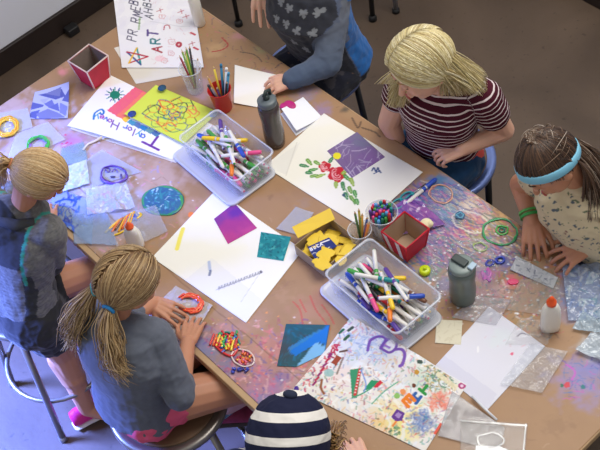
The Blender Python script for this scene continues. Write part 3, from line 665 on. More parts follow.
shoe(r2,aR+V((-.05,-.05,-.11)),aR+V((.05,.1,-.115)),(0,0,1),MR,mat('dark_sole',(70,60,62),.7),name='shoe',cl=(120,190,110)); shoe(r2,aL+V((-.02,-.04,-.09)),aL+V((.0,.13,-.1)),(0,0,1),MR,mat('dark_sole',(70,60,62),.7),name='shoe',cl=(120,190,110))
BL2=[(138,108,74),(176,144,102),(108,82,54),(196,168,126)]
def fr2(d): return d.z>-.42+max(0,d.y)*.75 and (d.y<.6 or d.z>.5)
r=random.Random(2); hb=MB(); scalp(H,hb,tuple(s2l((120,90,60))),fr2)
TL=D(97,284,1.13); TR=D(117,303,1.13)
def inv(H,p):
    q=(p-(H.c-H.f*.008*H.k+H.u*.012*H.k)); return V((q.dot(H.r)/.079,q.dot(H.f)/.096,q.dot(H.u)/.098)).normalized()
dl,dr=V((-.50,-.66,-.56)).normalized(),V((.50,-.66,-.56)).normalized()
for i in range(1600):
    d=rdir(r,fr2); t_=dr if d.x>0 else dl
    lock(hb,sphpath(H,d,t_,9,1.01+r.random()*.025,.035),.0016,haircol(BL2,r),tip=.7)
PL,PR=sphpath(H,dl,dl,1,1.1,0)[0],sphpath(H,dr,dr,1,1.1,0)[0]
print('ties',PL,PR,TL,TR)
def tail(P0,end,n,r,amp,seed,cols,mb,rad=.012,ln=1):
    for i in range(n):
        o=V((r.gauss(0,rad*.5),r.gauss(0,rad*.5),r.gauss(0,rad*.4))); e=end+V((r.gauss(0,.017),r.gauss(0,.015),r.uniform(-.02,.05))); ph=r.random()*1.5+seed; ax=V((r.gauss(0,1),r.gauss(0,1),0)).normalized()
        pth=[]
        for j in range(15):
            t=j/14; p=P0.lerp(e,t)+o*(.3+1.9*math.sin(PI*min(t*.9+.1,1)))+V((-.01,-.018,0))*math.sin(PI*t)
            p+=(ax*math.sin(t*13+ph)+V((.3,.8,.2))*math.cos(t*11+ph))*amp*t
            pth.append(p)
        lock(mb,pth,.0019,haircol(cols,r),tip=.25)
BL2t=BL2+[(226,200,156),(214,182,132)]
tail(PR,D(124,374,.98),300,r,.010,0,BL2t,hb); tail(PL,D(74,344,.96),250,r,.012,2,BL2t,hb)
for i in range(40):
    e=D(66+r.uniform(-6,8),346+r.uniform(-8,6),.97); lock(hb,bez(PL,PL+V((-.02,-.04,-.04)),D(82,318,1.02),e,9),.0018,haircol([(226,200,156),(236,214,176)],r))
hb.build('hair',HAIR,r2,True,None)
for P0,c in((PL,(70,180,185)),(PR,(40,140,210))):
    b=MB(); x_,y_,z_=frame((P0-H.c)); b.tube([P0+(x_*math.cos(a)+y_*math.sin(a))*.015 for a in [2*PI*k/16 for k in range(16)]],.0055,closed=True,n=8); b.build('hair_tie',mat('tie_%d'%c[0],c,.5),r2)
H.face(r2)
# ---------------------------------------------------------------- P3 child in striped hood
r3=thing('person',(.735,-.80,.6),'child in navy and white striped hood with one hand on the crowded drawing','person')
H=Head(D(290,438,1.16),(-.35,.72,-.6),(-.3,.5,.8),1.02); pel,chest,neck=V((.74,-.80,.69)),V((.75,-.77,.92)),V((.75,-.71,1.04)); Rt=V((.95,.25,0))
shR,shL=chest+V((.12,.05,.08)),chest+V((-.115,.01,.08)); elR=V((.86,-.58,.82)); wrR=D(362,462,.795); elL=V((.60,-.62,.82)); wrL=V((.58,-.52,.735))
m=MB(); H.body(m,neck); torso(m,pel,chest,neck,Rt,.92); m.limb([shL,chest+V((0,0,.07)),shR],[.04,.05,.04]); m.limb([shR,elR,wrR],[.04,.033,.022]); m.limb([shL,elL,V((.60,-.60,.70))],[.04,.033,.022])
hand(m,wrR,D(346,436,.785)-wrR,(0,0,1),-1,1.0,(.6,.6,.6,.5),.08); hand(m,V((.60,-.60,.70)),(0,.3,-.9),(-1,0,0),1)
hR,hL=pel+V((.07,.02,-.02)),pel+V((-.06,.02,-.02)); m.limb([hR,V((.82,-.47,.65)),V((.80,-.52,.25))],[.074,.055,.034]); m.limb([hL,V((.68,-.47,.65)),V((.69,-.52,.25))],[.074,.055,.034])
bake(m,'body',SKIN_A,r3)
m=MB(); torso(m,pel+V((0,0,-.02)),chest,neck,Rt,.95,.016,1.05); m.limb([shL,chest+V((0,0,.08)),shR],[.056,.064,.056]); m.limb([shR,elR,elR.lerp(wrR,.8)],[.056,.047,.034]); m.limb([shL,elL,elL.lerp(V((.60,-.60,.70)),.7)],[.056,.047,.034])
st=[(0,(30,34,62)),(.62,(232,228,222))]
bake(m,'hoodie',stripe_mat('navy_white_stripes',st,.042),r3,.0042,3,.004,6,4,ubones=[(tuple(pel),tuple(neck),.15,0),(tuple(shR),tuple(elR),.05,0),(tuple(elR),tuple(wrR),.04,.2),(tuple(shL),tuple(elL),.05,0)])
m=MB(); m.ell(H.p(0,-.012,.005),(.102,.118,.115),H.ax(),32,20); m.ell(H.p(0,-.06,-.05),(.085,.085,.09),H.ax(),24,14)
c=MB(); 
up=V((-.524,.59,.615)); a0=H.c-up*.2
bake(m,'hood',stripe_mat('navy_white_hood',[(0,(30,34,62)),(.62,(236,232,226))],.054,-.006),r3,.0035,4,.003,7,5,ubones=[(tuple(a0),tuple(a0+up*.5),1,0)])
b=MB(); b.ell(H.p(.0,-.02,.122),(.018,.016,.01),H.ax()); b.build('hood_tip',mat('dark_navy_cloth',(32,40,66),.9),r3)
hb=MB(); r=random.Random(3)
for i in range(120):
    p0=H.p(.07+r.uniform(0,.03),.05+r.uniform(-.02,.03),-.01+r.uniform(-.03,.02)); e=D(336+r.uniform(-5,12),436+r.uniform(-14,22),.93)
    lock(hb,bez(p0,p0+H.f*.02+V((0,0,-.03)),e+V((0,0,.06)),e,8),.0026,haircol([(150,110,60),(120,84,48),(176,140,84)],r))
hb.build('hair',HAIR,r3,True,None); H.face(r3)
m=MB(); m.limb([pel+V((-.05,0,-.02)),pel+V((.05,0,-.02))],[.1,.1]); m.limb([hR,V((.82,-.47,.65)),V((.80,-.52,.28))],[.084,.064,.045]); m.limb([hL,V((.68,-.47,.65)),V((.69,-.52,.28))],[.084,.064,.045]); bake(m,'trousers',mat('navy_denim',(40,50,84),.85),r3,.005,3)
# ---------------------------------------------------------------- P4 child in butterfly sweatshirt
r4=thing('person',(-.535,.66,.6),'child in grey sweatshirt with pale butterflies and blue back, holding a white card','person')
pel,chest,neck=V((-.555,.65,.69)),D(308,12,.93),D(305,-24,1.05); Rt=V((-.98,-.2,0))
H=Head(neck+V((-.03,-.06,.13)),(-.2,-.8,-.5),(-.1,-.4,.9))
shA,shB=D(334,-4,1.0),D(276,-24,1.0); elA,elB=D(328,63,.835),D(243,-16,.86); wrA,wrB=D(292,80,.80),D(261,-7,.92)
m=MB(); H.body(m,neck); torso(m,pel,chest,neck,Rt,.95); m.limb([shA,chest+V((0,0,.07)),shB],[.04,.05,.04]); m.limb([shA,elA,wrA],[.042,.034,.023]); m.limb([shB,elB,wrB],[.042,.034,.023])
hand(m,wrA,D(276,85,.79)-wrA,(.0,-.25,1),1,1.0,(.5,.5,.45,.4),.06); hand(m,wrB,D(265,24,.92)-wrB,(.55,-.35,.75),-1,1.25,(.5,.45,.4,.35),.1)
hA,hB=pel+V((.07,-.02,-.02)),pel+V((-.06,-.02,-.02)); kA,kB=V((-.46,.36,.66)),V((-.64,.36,.66)); fA,fB=V((-.45,.42,.1)),V((-.65,.42,.1))
m.limb([hA,kA,fA],[.074,.055,.034]); m.limb([hB,kB,fB],[.074,.055,.034]); bake(m,'body',SKIN_A,r4)
m=MB(); torso(m,pel+V((0,.01,-.02)),chest,neck,Rt,1.0,.030,1.1); m.limb([shA,chest+V((0,0,.085)),shB],[.06,.068,.06]); m.limb([shA,elA,wrA.lerp(elA,.02)],[.056,.047,.036]); m.limb([shB,elB,wrB.lerp(elB,.05)],[.056,.047,.036])
BFLY=[]
rr=random.Random(5)
def c4(P):
    base=clothcol((92,98,112),(70,84,118),14,.7,4)(P)
    y=P[:,1]-np.interp(P[:,2],[.6,.69,.93,1.05],[pel.y,pel.y,chest.y,neck.y])
    x=P[:,0]-np.interp(P[:,2],[.6,.69,.93,1.05],[pel.x,pel.x,chest.x,neck.x])
    onarm=(x>.125)|(x<-.14)
    back=(y>.0)&(x>-.2)&~((x>.0)&(y<.03)&(P[:,2]>.86))
    base[back]=s2l((34,98,168))
    armA=np.full(len(P),9.)
    for a,b in((shA,elA),(elA,wrA)):
        a=np.array(a);b=np.array(b); ab=b-a; t=np.clip((P-a)@ab/(ab@ab),0,1); armA=np.minimum(armA,np.linalg.norm(P-a-t[:,None]*ab,axis=1))
    front=(y<-.005)&(armA>.062); base[front]=clothcol((46,48,56),(62,64,74),20,.6,4)(P[front])
    arm=armA<.06; k=np.clip((1.02-P[arm][:,2])/.2,0,1)[:,None]; base[arm]=s2l((102,106,116))*(1-k*.6)+s2l((58,86,122))*k*.6
    fr=np.where(front)[0]
    for (px,py) in ((288,8),(303,14),(280,2),(296,32),(286,24),(312,34),(276,18),(290,48),(306,50),(318,12)):
        # the point of the sweatshirt's front met by that position
        zz=.9; best=None
        c=D(px,py,.93); d0=np.array([c.x,c.y-0.0,.93]); 
        ray=_n(d0-CAM); rel=P[fr]-CAM; t=rel@ray; dist=np.linalg.norm(rel-t[:,None]*ray,axis=1); i=fr[np.argmin(dist+.3*t)]
        o=P[i]; q=P[fr]-o; a=rr.uniform(0,3.1); e1=np.array([math.cos(a),0,math.sin(a)]); e2=np.array([-math.sin(a),0,math.cos(a)]); u=q@e1; v=q@e2
        R_=np.hypot(u,v); th=np.arctan2(v,np.abs(u)); lim=.0145*(.45+.75*np.abs(np.cos(2*th-.6)))
        base[fr[(R_<lim)&(np.linalg.norm(q,axis=1)<.03)]]=s2l((132,136,142))
    return base
bake(m,'sweatshirt',CLOTH,r4,.0042,3,.0042,5.5,12,c4)
for a_,b_ in((wrA,elA),(wrB,elB)):
    m=MB(); m.limb([a_.lerp(b_,.18),a_],[.038,.036]); bake(m,'cuff',mat('blue_grey_rib',(60,84,112),.9,noise=.15,nscale=200),r4,.004,2)
def c4t(P):
    k=fbm(P,9,3); base=np.tile(s2l((34,36,48)),(len(P),1)); base[k>.45]=s2l((92,74,62)); base[k<-.55]=s2l((62,60,66)); return base
m=MB(); m.limb([pel+V((-.05,.02,-.02)),pel+V((.05,.02,-.02))],[.1,.1]); m.limb([hA,kA,fA.lerp(kA,.1)],[.09,.066,.045]); m.limb([hB,kB,fB.lerp(kB,.1)],[.09,.066,.045]); bake(m,'trousers',CLOTH,r4,.0048,3,.004,6,2,c4t)
hb=MB(); r=random.Random(4); scalp(H,hb,tuple(s2l((70,50,36))),fr2)
for i in range(200): d=rdir(r,fr2); lock(hb,sphpath(H,d,V((d.x*.9,-.5,-.6)),6,1.02,.02),.003,haircol([(80,58,40),(60,42,30)],r))
hb.build('hair',HAIR,r4,True,None); H.face(r4)
for a_ in(fA,fB): shoe(r4,a_+V((0,.05,-.098)),a_+V((0,-.14,-.098)),(0,0,1),mat('dark_canvas',(44,46,56),.8),WS,name='shoe')
# ---------------------------------------------------------------- P5 girl in striped shirt
r5=thing('person',(.08,.66,.6),'seated girl with long loose blonde hair in a maroon and white striped shirt','person')
pel,chest,neck=V((.065,.60,.67)),D(438,107,.93),D(440,84,1.05); Rt=V((-.93,-.36,0))
H=Head(D(421,65,1.18),(-.22,-.82,-.45),(-.24,-.4,.86),1.04)
shR,shL=D(482,96,.995),D(404,82,.995); elR,elL=D(503,130,.80),D(389,122,.80); wrR,wrL=D(462,149,.81),D(400,146,.71)
m=MB(); H.body(m,neck); torso(m,pel,chest,neck,Rt,.95); m.limb([shR,chest+V((0,0,.07)),shL],[.044,.052,.044]); m.limb([shR,elR,wrR],[.047,.038,.025]); m.limb([shL,elL,wrL],[.047,.038,.025])
hand(m,wrR,D(432,158,.795)-wrR,(.0,-.2,1),1,1.0,(.9,.8,.75,.6),.03,.45,.2); hand(m,wrL,V((.5,-.5,-.1)),(0,0,1),-1,1.0)
hR,hL=pel+V((.065,-.02,-.02)),pel+V((-.065,-.02,-.02)); kR,kL=V((.15,.33,.655)),V((-.0,.33,.655)); fR,fL=V((.15,.40,.1)),V((0,.40,.1))
m.limb([hR,kR,fR],[.078,.057,.034]); m.limb([hL,kL,fL],[.078,.057,.034]); bake(m,'body',SKIN_A,r5)
m=MB(); torso(m,pel+V((0,0,.008)),chest,neck,Rt,.98,.014,1.0); m.limb([shR,chest+V((0,0,.085)),shL],[.058,.066,.058]); m.limb([shR,shR.lerp(elR,.5)],[.06,.057]); m.limb([shL,shL.lerp(elL,.35)],[.058,.055])
bake(m,'t_shirt',stripe_mat('maroon_white_stripes',[(0,(74,20,38)),(.76,(224,210,212))],.0215),r5,.004,3,.003,4.5,14,ubones=[(tuple(pel),tuple(chest),.13,0),(tuple(chest),tuple(neck),.13,(chest-pel).length),(tuple(shR+(shR-elR)*.25),tuple(elR),.062,0),(tuple(shL+(shL-elL)*.25),tuple(elL),.062,0)])
m=MB(); m.limb([pel+V((-.035,0,.0)),pel+V((.045,.01,.0))],[.096,.096]); bake(m,'waistband',mat('coral_band',(232,92,84),.8),r5,.005,2)
m=MB(); m.limb([pel+V((-.05,0,-.02)),pel+V((.05,0,-.02))],[.1,.1]); m.limb([hR,kR,fR.lerp(kR,.1)],[.09,.07,.045]); m.limb([hL,kL,fL.lerp(kL,.1)],[.094,.07,.045]); bake(m,'trousers',CLOTH,r5,.0048,3,.004,6,9,clothcol((30,62,100),(36,78,116),12,.6,5))
for a_ in(fR,fL): shoe(r5,a_+V((0,.05,-.098)),a_+V((0,-.14,-.098)),(0,0,1),mat('teal_canvas',(50,110,120),.8),WS,name='shoe')
BL3=[(202,186,130),(224,210,158),(172,150,100),(238,228,192)]
def fr5(d): return d.z>-.5+max(0,d.y)*1.5 and not(d.y>.66 and d.z<.5)
r=random.Random(6); hb=MB(); scalp(H,hb,tuple(s2l((170,140,84))),fr5)
gr=H.r
for i in range(1900):
    side=r.choice((-1,1)); s=r.uniform(-1.15,.86)      # start on the parting, run down one side
    d0=V((side*.03+.06,math.sin(s),math.cos(s))).normalized()
    back=max(0,-math.sin(s)); f=max(0,math.sin(s))
    az=V((side*(.97-.35*back),-.25-.75*back+.22*f+r.uniform(-.08,.08),r.uniform(-.6,-.02))).normalized()
    p=sphpath(H,d0,az,8,1.03+r.random()*.05,.07)
    e=p[-1]
    if side>0:   # image left: falls in front of the shoulder
        tgt=D(396+r.gauss(0,4),100+r.uniform(-14,8),1.01) if s>-.5 else D(398+r.gauss(0,8),84,1.06)
        mid=e+V((.0,.0,-.06))
    else:
        if s>.1 : tgt=D(r.uniform(440,462),r.uniform(86,100),1.05); 
        elif s>-.5: tgt=D(r.uniform(452,484),r.uniform(84,99),1.075)
        else: tgt=D(r.uniform(470,488),r.uniform(74,96),1.075)
        mid=e+(tgt-e)*.25+V((0,0,-.0))
    if side<0:
        tgt=tgt+V((0,0,.012))
    w=V((r.gauss(0,.004),r.gauss(0,.004),r.gauss(0,.004)))
    mid=e+(p[-1]-p[-2])*.3
    if side>0 and s<-.2: mid=e+(tgt-e)*.3
    q=bez(e,mid+w*.4,tgt+(e-tgt)*.25+V((0,0,.02))+w,tgt,7)
    lock(hb,p+q[1:],.002,haircol(BL3,r),tip=.4)
hb.build('hair',HAIR,r5,True,None); H.face(r5,(190,150,100))
# ---------------------------------------------------------------- P6 girl with headband
r6=thing('person',(.79,.62,.6),'seated girl with brown hair, light blue headband and cream floral blouse','person')
pel,chest,neck=V((.79,.63,.69)),D(588,206,.93),D(577,178,1.05); Rt=V((-.95,-.3,0))
H=Head(D(549,163,1.18),(-.12,-.68,-.66),(-.38,-.45,.8),.94)
shL,shR=D(545,176,.985),D(618,190,.99); elL,elR=D(521,184,.85),D(636,224,.84); wrL,wrR=D(532,222,.81),D(588,246,.815)
m=MB(); H.body(m,neck); torso(m,pel,chest,neck,Rt,1.0); m.limb([shR,chest+V((0,0,.07)),shL],[.044,.052,.044]); m.limb([shR,elR,wrR],[.044,.036,.024]); m.limb([shL,elL,wrL],[.044,.036,.025])
hand(m,wrL,D(535,258,.782)-wrL,(0,-.1,1),-1,1.08,(.4,.35,.35,.45),.1); hand(m,wrR,D(556,262,.785)-wrR,(.1,0,1),1,1.1,(.3,.3,.35,.35),.24,.9)
hR,hL=pel+V((.07,-.02,-.02)),pel+V((-.07,-.02,-.02)); kR,kL=V((.89,.36,.655)),V((.71,.36,.655)); fR,fL=V((.89,.44,.1)),V((.71,.44,.1))
m.limb([hR,kR,fR],[.078,.057,.034]); m.limb([hL,kL,fL],[.078,.057,.034]); bake(m,'body',SKIN_B,r6)
def c6(P):
    base=clothcol((222,208,176),(192,178,148),10,.5,4)(P)
    k=fbm(P,30,21,2); base[k>.62]=s2l((92,104,116)); k2=fbm(P,36,33,2); base[k2>.74]=s2l((108,122,98)); k3=fbm(P,26,44,2); base[k3>.86]=s2l((150,110,104)); return base
m=MB(); torso(m,pel+V((0,0,-.02)),chest,neck,Rt,1.05,.02,1.1); m.limb([shR,chest+V((0,0,.085)),shL],[.06,.066,.058]); m.limb([shR,shR.lerp(elR,.5)],[.062,.06]); m.limb([shL,shL.lerp(elL,.3)],[.06,.056])
bake(m,'blouse',CLOTH,r6,.004,3,.005,5.5,17,c6)
m=MB(); m.limb([pel+V((-.055,0,-.03)),pel+V((.055,0,-.03))],[.118,.118]); m.limb([hR,hR.lerp(kR,.8)],[.098,.082]); m.limb([hL,hL.lerp(kL,.8)],[.098,.082]); bake(m,'shorts',mat('dark_navy_cloth',(32,40,66),.9),r6,.005,3)
for a_ in(fR,fL): shoe(r6,a_+V((0,.05,-.098)),a_+V((0,-.14,-.098)),(0,0,1),mat('dark_canvas',(44,46,56),.8),WS,name='shoe')
# bracelets, watch strap and plaster
def band(root,name,c,ax,r_,w,m_,sx=1.0):
    x_,y_,z_=frame(ax); b=MB()
    n=28; rings=[]
    for k in range(n):
        a=2*PI*k/n; d=x_*math.cos(a)+y_*math.sin(a); rings.append([c+d*(r_)+z_*w/2,c+d*(r_+.003)+z_*w/2*.8,c+d*(r_+.003)-z_*w/2*.8,c+d*r_-z_*w/2])
    b.rings(rings,False,True); return b.build(name,m_,root)
band(r6,'bracelet',wrL.lerp(elL,.16),(elL-wrL),.029,.011,mat('green_bracelet',(60,165,80),.5)); band(r6,'bracelet',wrL.lerp(elL,.26),(elL-wrL),.0295,.009,mat('green_bracelet2',(90,180,90),.5,noise=.4,nscale=200))
band(r6,'plaster',wrR.lerp(elR,.12),(elR-wrR),.0275,.02,mat('pale_plaster',(222,176,150),.7))
# hair
BL4=[(58,40,30),(76,52,38),(44,30,24),(100,72,52)]; BL4o=[(150,130,112),(196,182,168),(118,92,72),(90,66,50)]  # BL4o: light brown lengths, also painting in the pale highlight on the crown
def fr6(d): return d.z>-.45+max(0,d.y)*.95 and not(d.y>.8 and d.z<.3)
r=random.Random(8); hb=MB(); scalp(H,hb,tuple(s2l((44,30,24))),fr6)
knot=V((.0,-.42,.9)).normalized()
for i in range(1400):
    d=rdir(r,fr6); lock(hb,sphpath(H,d,knot,8,1.01+r.random()*.02,.025),.0016,haircol(BL4,r),tip=.6)
kp=sphpath(H,knot,knot,1,1.1,0)[0]
for i in range(900):
    s=r.uniform(-1,1); st=kp+V((r.gauss(0,.009),r.gauss(0,.009),-.004))
    a=r.random()
    m1=D(566+r.uniform(-5,8),128+r.uniform(-2,8)+6*a,1.265); m2=D(594+r.uniform(-6,12),144+22*a,1.17); e=D(592+r.uniform(-6,26),178+r.uniform(-10,45),1.0)
    lock(hb,bez(st,m1,m2,e,11),.0018,haircol(BL4o if r.random()<.45 else BL4,r),tip=.3)
for i in range(450):  # behind the ear on the picture's right
    p0=sphpath(H,V((-.85,-.3,.1+r.random()*.3)).normalized(),V((-.8,-.55,-.3)).normalized(),2,1.04,.03); e=D(590+r.uniform(-10,14),196+r.uniform(-12,18),.98)
    lock(hb,p0+bez(p0[-1],p0[-1]+V((.03,.02,-.03)),e+V((0,0,.08)),e,7)[1:],.0018,haircol(BL4+[(120,90,66)],r),tip=.3)
for i in range(40):  # flyaways
    d=rdir(r,lambda d:d.z>.1 and d.y<-.45); p=sphpath(H,d,(d+V((r.gauss(0,.4),r.gauss(0,.4),.2))).normalized(),5,1.06+r.random()*.08,.05); lock(hb,p,.0011,haircol(BL4o,r))
hb.build('hair',HAIR,r6,True,None)
b=MB(); R_=[]
for k in range(64):   # headband: a band round the front of the head and behind the ears
    a=2*PI*k/64; q=V((math.cos(a),math.sin(a)*.9,0)); 
    tilt=.42; cc=V((q.x,q.y*math.cos(tilt)-.0,q.y*math.sin(tilt)*1.0+.18-.25*(1-q.y)*.5)).normalized()
    o=H.c-H.f*.008*H.k+H.u*.012*H.k; out=(H.r*cc.x*.079+H.f*cc.y*.092+H.u*cc.z*.098)*H.k
    nr=out.normalized(); upv=(H.u*.9-H.f*.45).normalized(); upv=(upv-nr*upv.dot(nr)).normalized()
    R_.append([o+out*1.04+upv*.015,o+out*1.085+upv*.0115,o+out*1.085-upv*.0115,o+out*1.04-upv*.015])
b.rings(R_,False,True); b.build('headband',mat('light_blue_headband',(128,196,226),.7,noise=.06,nscale=60),r6)
H.face(r6,(70,48,34))
# ================================================================ THINGS ON THE TABLE
Z1=T0+.0003
def flat_pts(pts,z): return [D(x,y,z) for x,y in pts]
# ---- poster with ART
def o_art(p):
    p.scrib(30,(112,0,195,30),[(225,222,235)],ln=12,w=8,seed=1,alpha=.4)
    K=(60,56,92)
    p.text('Possibilities'[:0],0,0,(0,0),(0,0),1,[K])
    # the long rows of letters run up the sheet
    for i,(x,y) in enumerate([(132,40),(133,34),(134,28),(136,22),(138,16),(136,10),(134,4)]):
        p.text('PRGRMEB'[i],x+4,y+2,(.5,-4.2),(-9,-2.6),1.4,[K,(52,70,110),(110,160,80)] if i in(2,3) else [K])
    for i,(x,y) in enumerate([(148,18),(147,12),(146,6),(145,1)]): p.text('AHBS'[i],x+5,y+2,(.5,-4),(-8,-2.2),1.3,[(66,72,92)])
    p.stroke([(139,30),(140,18)],2.2,(120,165,90),.7)
    p.text('A',162,53,(-.3,-5.6),(-9.5,-1),2.3,[(165,40,60)]); p.text('R',160,44.5,(-.3,-5.2),(-9,-.8),2.3,[(40,120,130)]); p.text('T',158,37,(-.3,-5.6),(-10,-.8),2.6,[(92,70,140)])
    s=[(137,48.5),(138,56),(148,57),(139.5,60),(141,65),(135,61),(129,63.5),(132,57.5),(127,52.5),(134,54)]
    for i,c in zip(range(0,10,2),[(40,150,150),(190,40,60),(60,80,150),(235,190,60),(180,40,70)]): p.stroke([s[i],s[(i+4)%10]],2.2,c)
    RD=(178,60,78)
    for (x,y,k) in [(160,11,0),(162,17,1),(167,27,2),(181,12,0),(186,17,0),(179,45,3),(193,34,4),(196,49,4),(171,54,1),(186,54,1),(192,44,0),(180,22,1),(165,61,1),(184,64,1),(172,42,1),(190,60,0)]:
        if k==0: p.stroke([(x-3,y+1),(x+3,y-1)],1.2,RD,.9); p.stroke([(x,y-2),(x+1,y+2)],1,RD,.8)
        if k==1: p.ring(x,y,3.2,2.4,.8,(200,110,120),0,.7); p.ring(x,y,1.2,1,.6,(200,110,120),0,.6,n=6)
        if k==2: p.curve([(x-3,y+3),(x-2,y-1),(x+2,y-1),(x+3,y+2)],1.4,RD)
        if k==3: p.disc(x,y,3.3,RD,3); p.disc(x,y,1,(225,190,190))
        if k==4: p.stroke([(x-2,y-1),(x+2,y+1)],2.6,(190,60,80))
    p.disc(160,59,5,(240,190,205),3,.6); p.scrib(40,(150,0,200,66),[(205,130,140)],ln=3,w=.6,seed=4,alpha=.4); p.curve([(150,22),(165,24),(180,27),(190,27)],.8,(180,180,190),.6)
def lift(k,u0=1,v0=1):
    return lambda U,Vv: k*(np.abs(U-(1-u0))**3)*(np.abs(Vv-(1-v0))**3)
sheet('paper_sheet','large cream sheet lying partly under the ART poster at the top','paper',[(114,48),(136,84),(192,74),(172,30)],Z1,(222,216,206),th=.0004)
sheet('painted_poster','white poster lettered ART with a five-colour star, at the top of the table','poster',[(122,68),(204,68),(186,-42),(110,-34)],Z1+.0016,(236,234,240),o_art,wav=.002,wsc=5)
# ---- name sheet
def o_name(p):
    PU,BL,TE=(112,52,150),(50,90,190),(40,150,190)
    p.disc(115,95,5.2,(30,130,100),4.2)
    for i in range(12):
        a=2*PI*i/12; p.stroke([(115+6.6*math.cos(a),95+5.2*math.sin(a)),(115+9.5*math.cos(a),95+7.6*math.sin(a))],1.3,[(60,60,150),(60,150,150)][i%2])
    for i in range(7):
        a=2*PI*i/7; p.stroke([(115,95),(115+7*math.cos(a),95+5.6*math.sin(a))],1.8,(30,130,100))
    p.stroke([(143,143.5),(159,151)],3,PU); p.stroke([(151.5,147),(158,137.5)],3.2,PU)
    g=lambda ch,x,y,s,c,w=1.7: p.text(ch,x,y,(-.88*s,-.42*s),(-.42*s*-1.0,.0) and (.38*s*-.9,.92*s),w,[c])
    p.curve([(94,120),(95,114),(101,110),(104,112),(103,115),(100,114)],2.4,(30,120,190))
    p.poly([(107,111),(135,87),(148,93),(121,119)],(240,92,130),c2=(236,120,110)); p.poly([(116,117),(143,92),(151,96),(126,121)],(246,140,96),c2=(240,96,120)); p.poly([(122,120),(128,116),(131,119),(126,124)],(250,205,70))
    for i,c in enumerate([(90,150,190),(110,90,170),(40,110,190),(130,150,150),(90,80,160)]): p.poly([(127+6*i,123+2.8*i),(131+6*i,120+2.8*i),(137+6*i,123+2.8*i),(133+6*i,127+2.8*i)],c,c2=(60,160,170))
_o_name=o_name
def o_name(p):
    _o_name(p); BL,TE,PU=(50,90,190),(40,150,190),(112,52,150)
    for ch,x,y,s,c in [('a',143,137,6.5,BL),('y',138.5,135,6.5,TE),('l',134,132,7.5,PU),('o',130,130,6,(120,60,160)),('r',125.5,127.5,6.5,BL),('H',115.5,124.5,8,PU),('o',110,121.5,6,(150,70,160)),('v',106,119.5,6,BL),('e',102,117.5,6,(170,80,170)),('y',97,116.5,7,TE)]:
        p.text(ch,x+.54*s,y-.07*s,(-.8*s,-.38*s),(-.34*s,.92*s),1.5,[c])
sheet('paper_sheet','lower cream leaf under the sheet lettered with a name','paper',[(70,129),(112,78),(216,134),(176,163)],Z1+.0002,(228,220,200),warp=lambda U,Vv:0*U)
sheet('painted_sheet','white sheet lettered with a name, with a green star and pink stripe','paper',[(67,126),(110,75),(215,126),(172,160)],Z1+.0012,(246,244,240),o_name,warp=lambda U,Vv:.010*np.exp(-((Vv-.55)/.3)**2)*0+.012*(1-U)**2*(4*Vv*(1-Vv)))
def o_lime(p):
    R,K,B,O=(232,110,60),(70,80,70),(60,90,150),(236,150,40)
    _k=[R,K,B,O,(90,160,90)]
    for q_,rr_ in enumerate((6,12,18)):
        for i in range(6+q_*2):
            a0=2*PI*i/(6+q_*2)+q_*.4; a1=a0+2*PI/(6+q_*2); f_=lambda a,r_:(172+r_*1.25*math.cos(a),114+r_*.8*math.sin(a)); p.curve([f_(a0,rr_),f_((a0+a1)/2,rr_*1.22),f_(a1,rr_)],1.1,_k[(i+q_)%5],.85); p.stroke([f_(a0,rr_),f_(a0,rr_-5)],1,_k[(i*2+q_)%5],.8)
    p.curve([(142,113),(148,108),(156,104),(160,106),(158,112),(164,115)],1.3,K); p.curve([(142,113),(150,118),(157,121),(158,116)],1.3,(90,110,120))
    p.curve([(158,99),(166,100),(171,102),(173,106),(168,108),(162,106),(159,100)],1.5,R); p.curve([(171,100),(180,95)],1.4,K); p.curve([(173,104),(184,101),(187,106),(183,112),(176,110)],1.3,K)
    p.curve([(187,106),(193,104),(196,110),(193,113),(188,108)],1.3,(240,110,90)); p.curve([(156,121),(162,126),(170,122),(176,126)],1.5,R); p.curve([(160,116),(168,119),(176,116),(182,118),(184,112)],1.2,(110,150,60))
    p.curve([(165,128),(172,132),(180,130)],1.2,(90,140,90)); p.curve([(168,110),(172,113),(176,111),(180,114),(176,117),(170,116),(168,112)],1.2,B); p.curve([(166,113),(162,110),(164,107)],1.1,O); p.scrib(34,(163,106,182,120),[B,(40,150,140),O],ln=3,w=.9,seed=3)
    p.curve([(193,104),(190,98)],1.2,K); p.scrib(20,(150,100,200,130),[K,R],ln=5,w=.8,seed=9,alpha=.6)
sheet('lime_drawing','lime green sheet with a squiggly flower drawing, on the name sheet','paper',[(124,114),(155,83),(218,110),(184,144)],Z1+.0135,(214,226,84),o_lime,warp=lambda U,Vv:-.010*np.clip(U,0,1))
for (x,y,c,l) in((132,114,(40,66,140),'dark blue paper dot at the left corner of the lime sheet'),(162,88,(28,78,110),'dark teal paper dot at the top of the lime sheet'),(213,114,(130,150,175),'grey-blue paper dot at the right corner of the lime sheet')):
    zz=Z1+(.0165 if x<200 else .0065); q=D(x,y,zz); b=MB(); b.lathe([(0,0),(.0155,0),(.0155,.0012),(0,.0012)],q,n=24); tag(b.build('paper_dot',mat('dot_%d'%c[0],c,.6,noise=.25,nscale=60),None),l,'paper')
# white stick in front
b=MB(); b.tube([D(83,150,Z1+.004),D(88,144,Z1+.005),D(95,141,Z1+.005),D(102,137,Z1+.016)],[.0042,.0045,.0045,.0055],n=10,flat=.6); tag(b.build('wooden_stick',mat('pale_stick',(232,220,200),.6),None),'pale bent stick lying beside the lettered name sheet','stick')
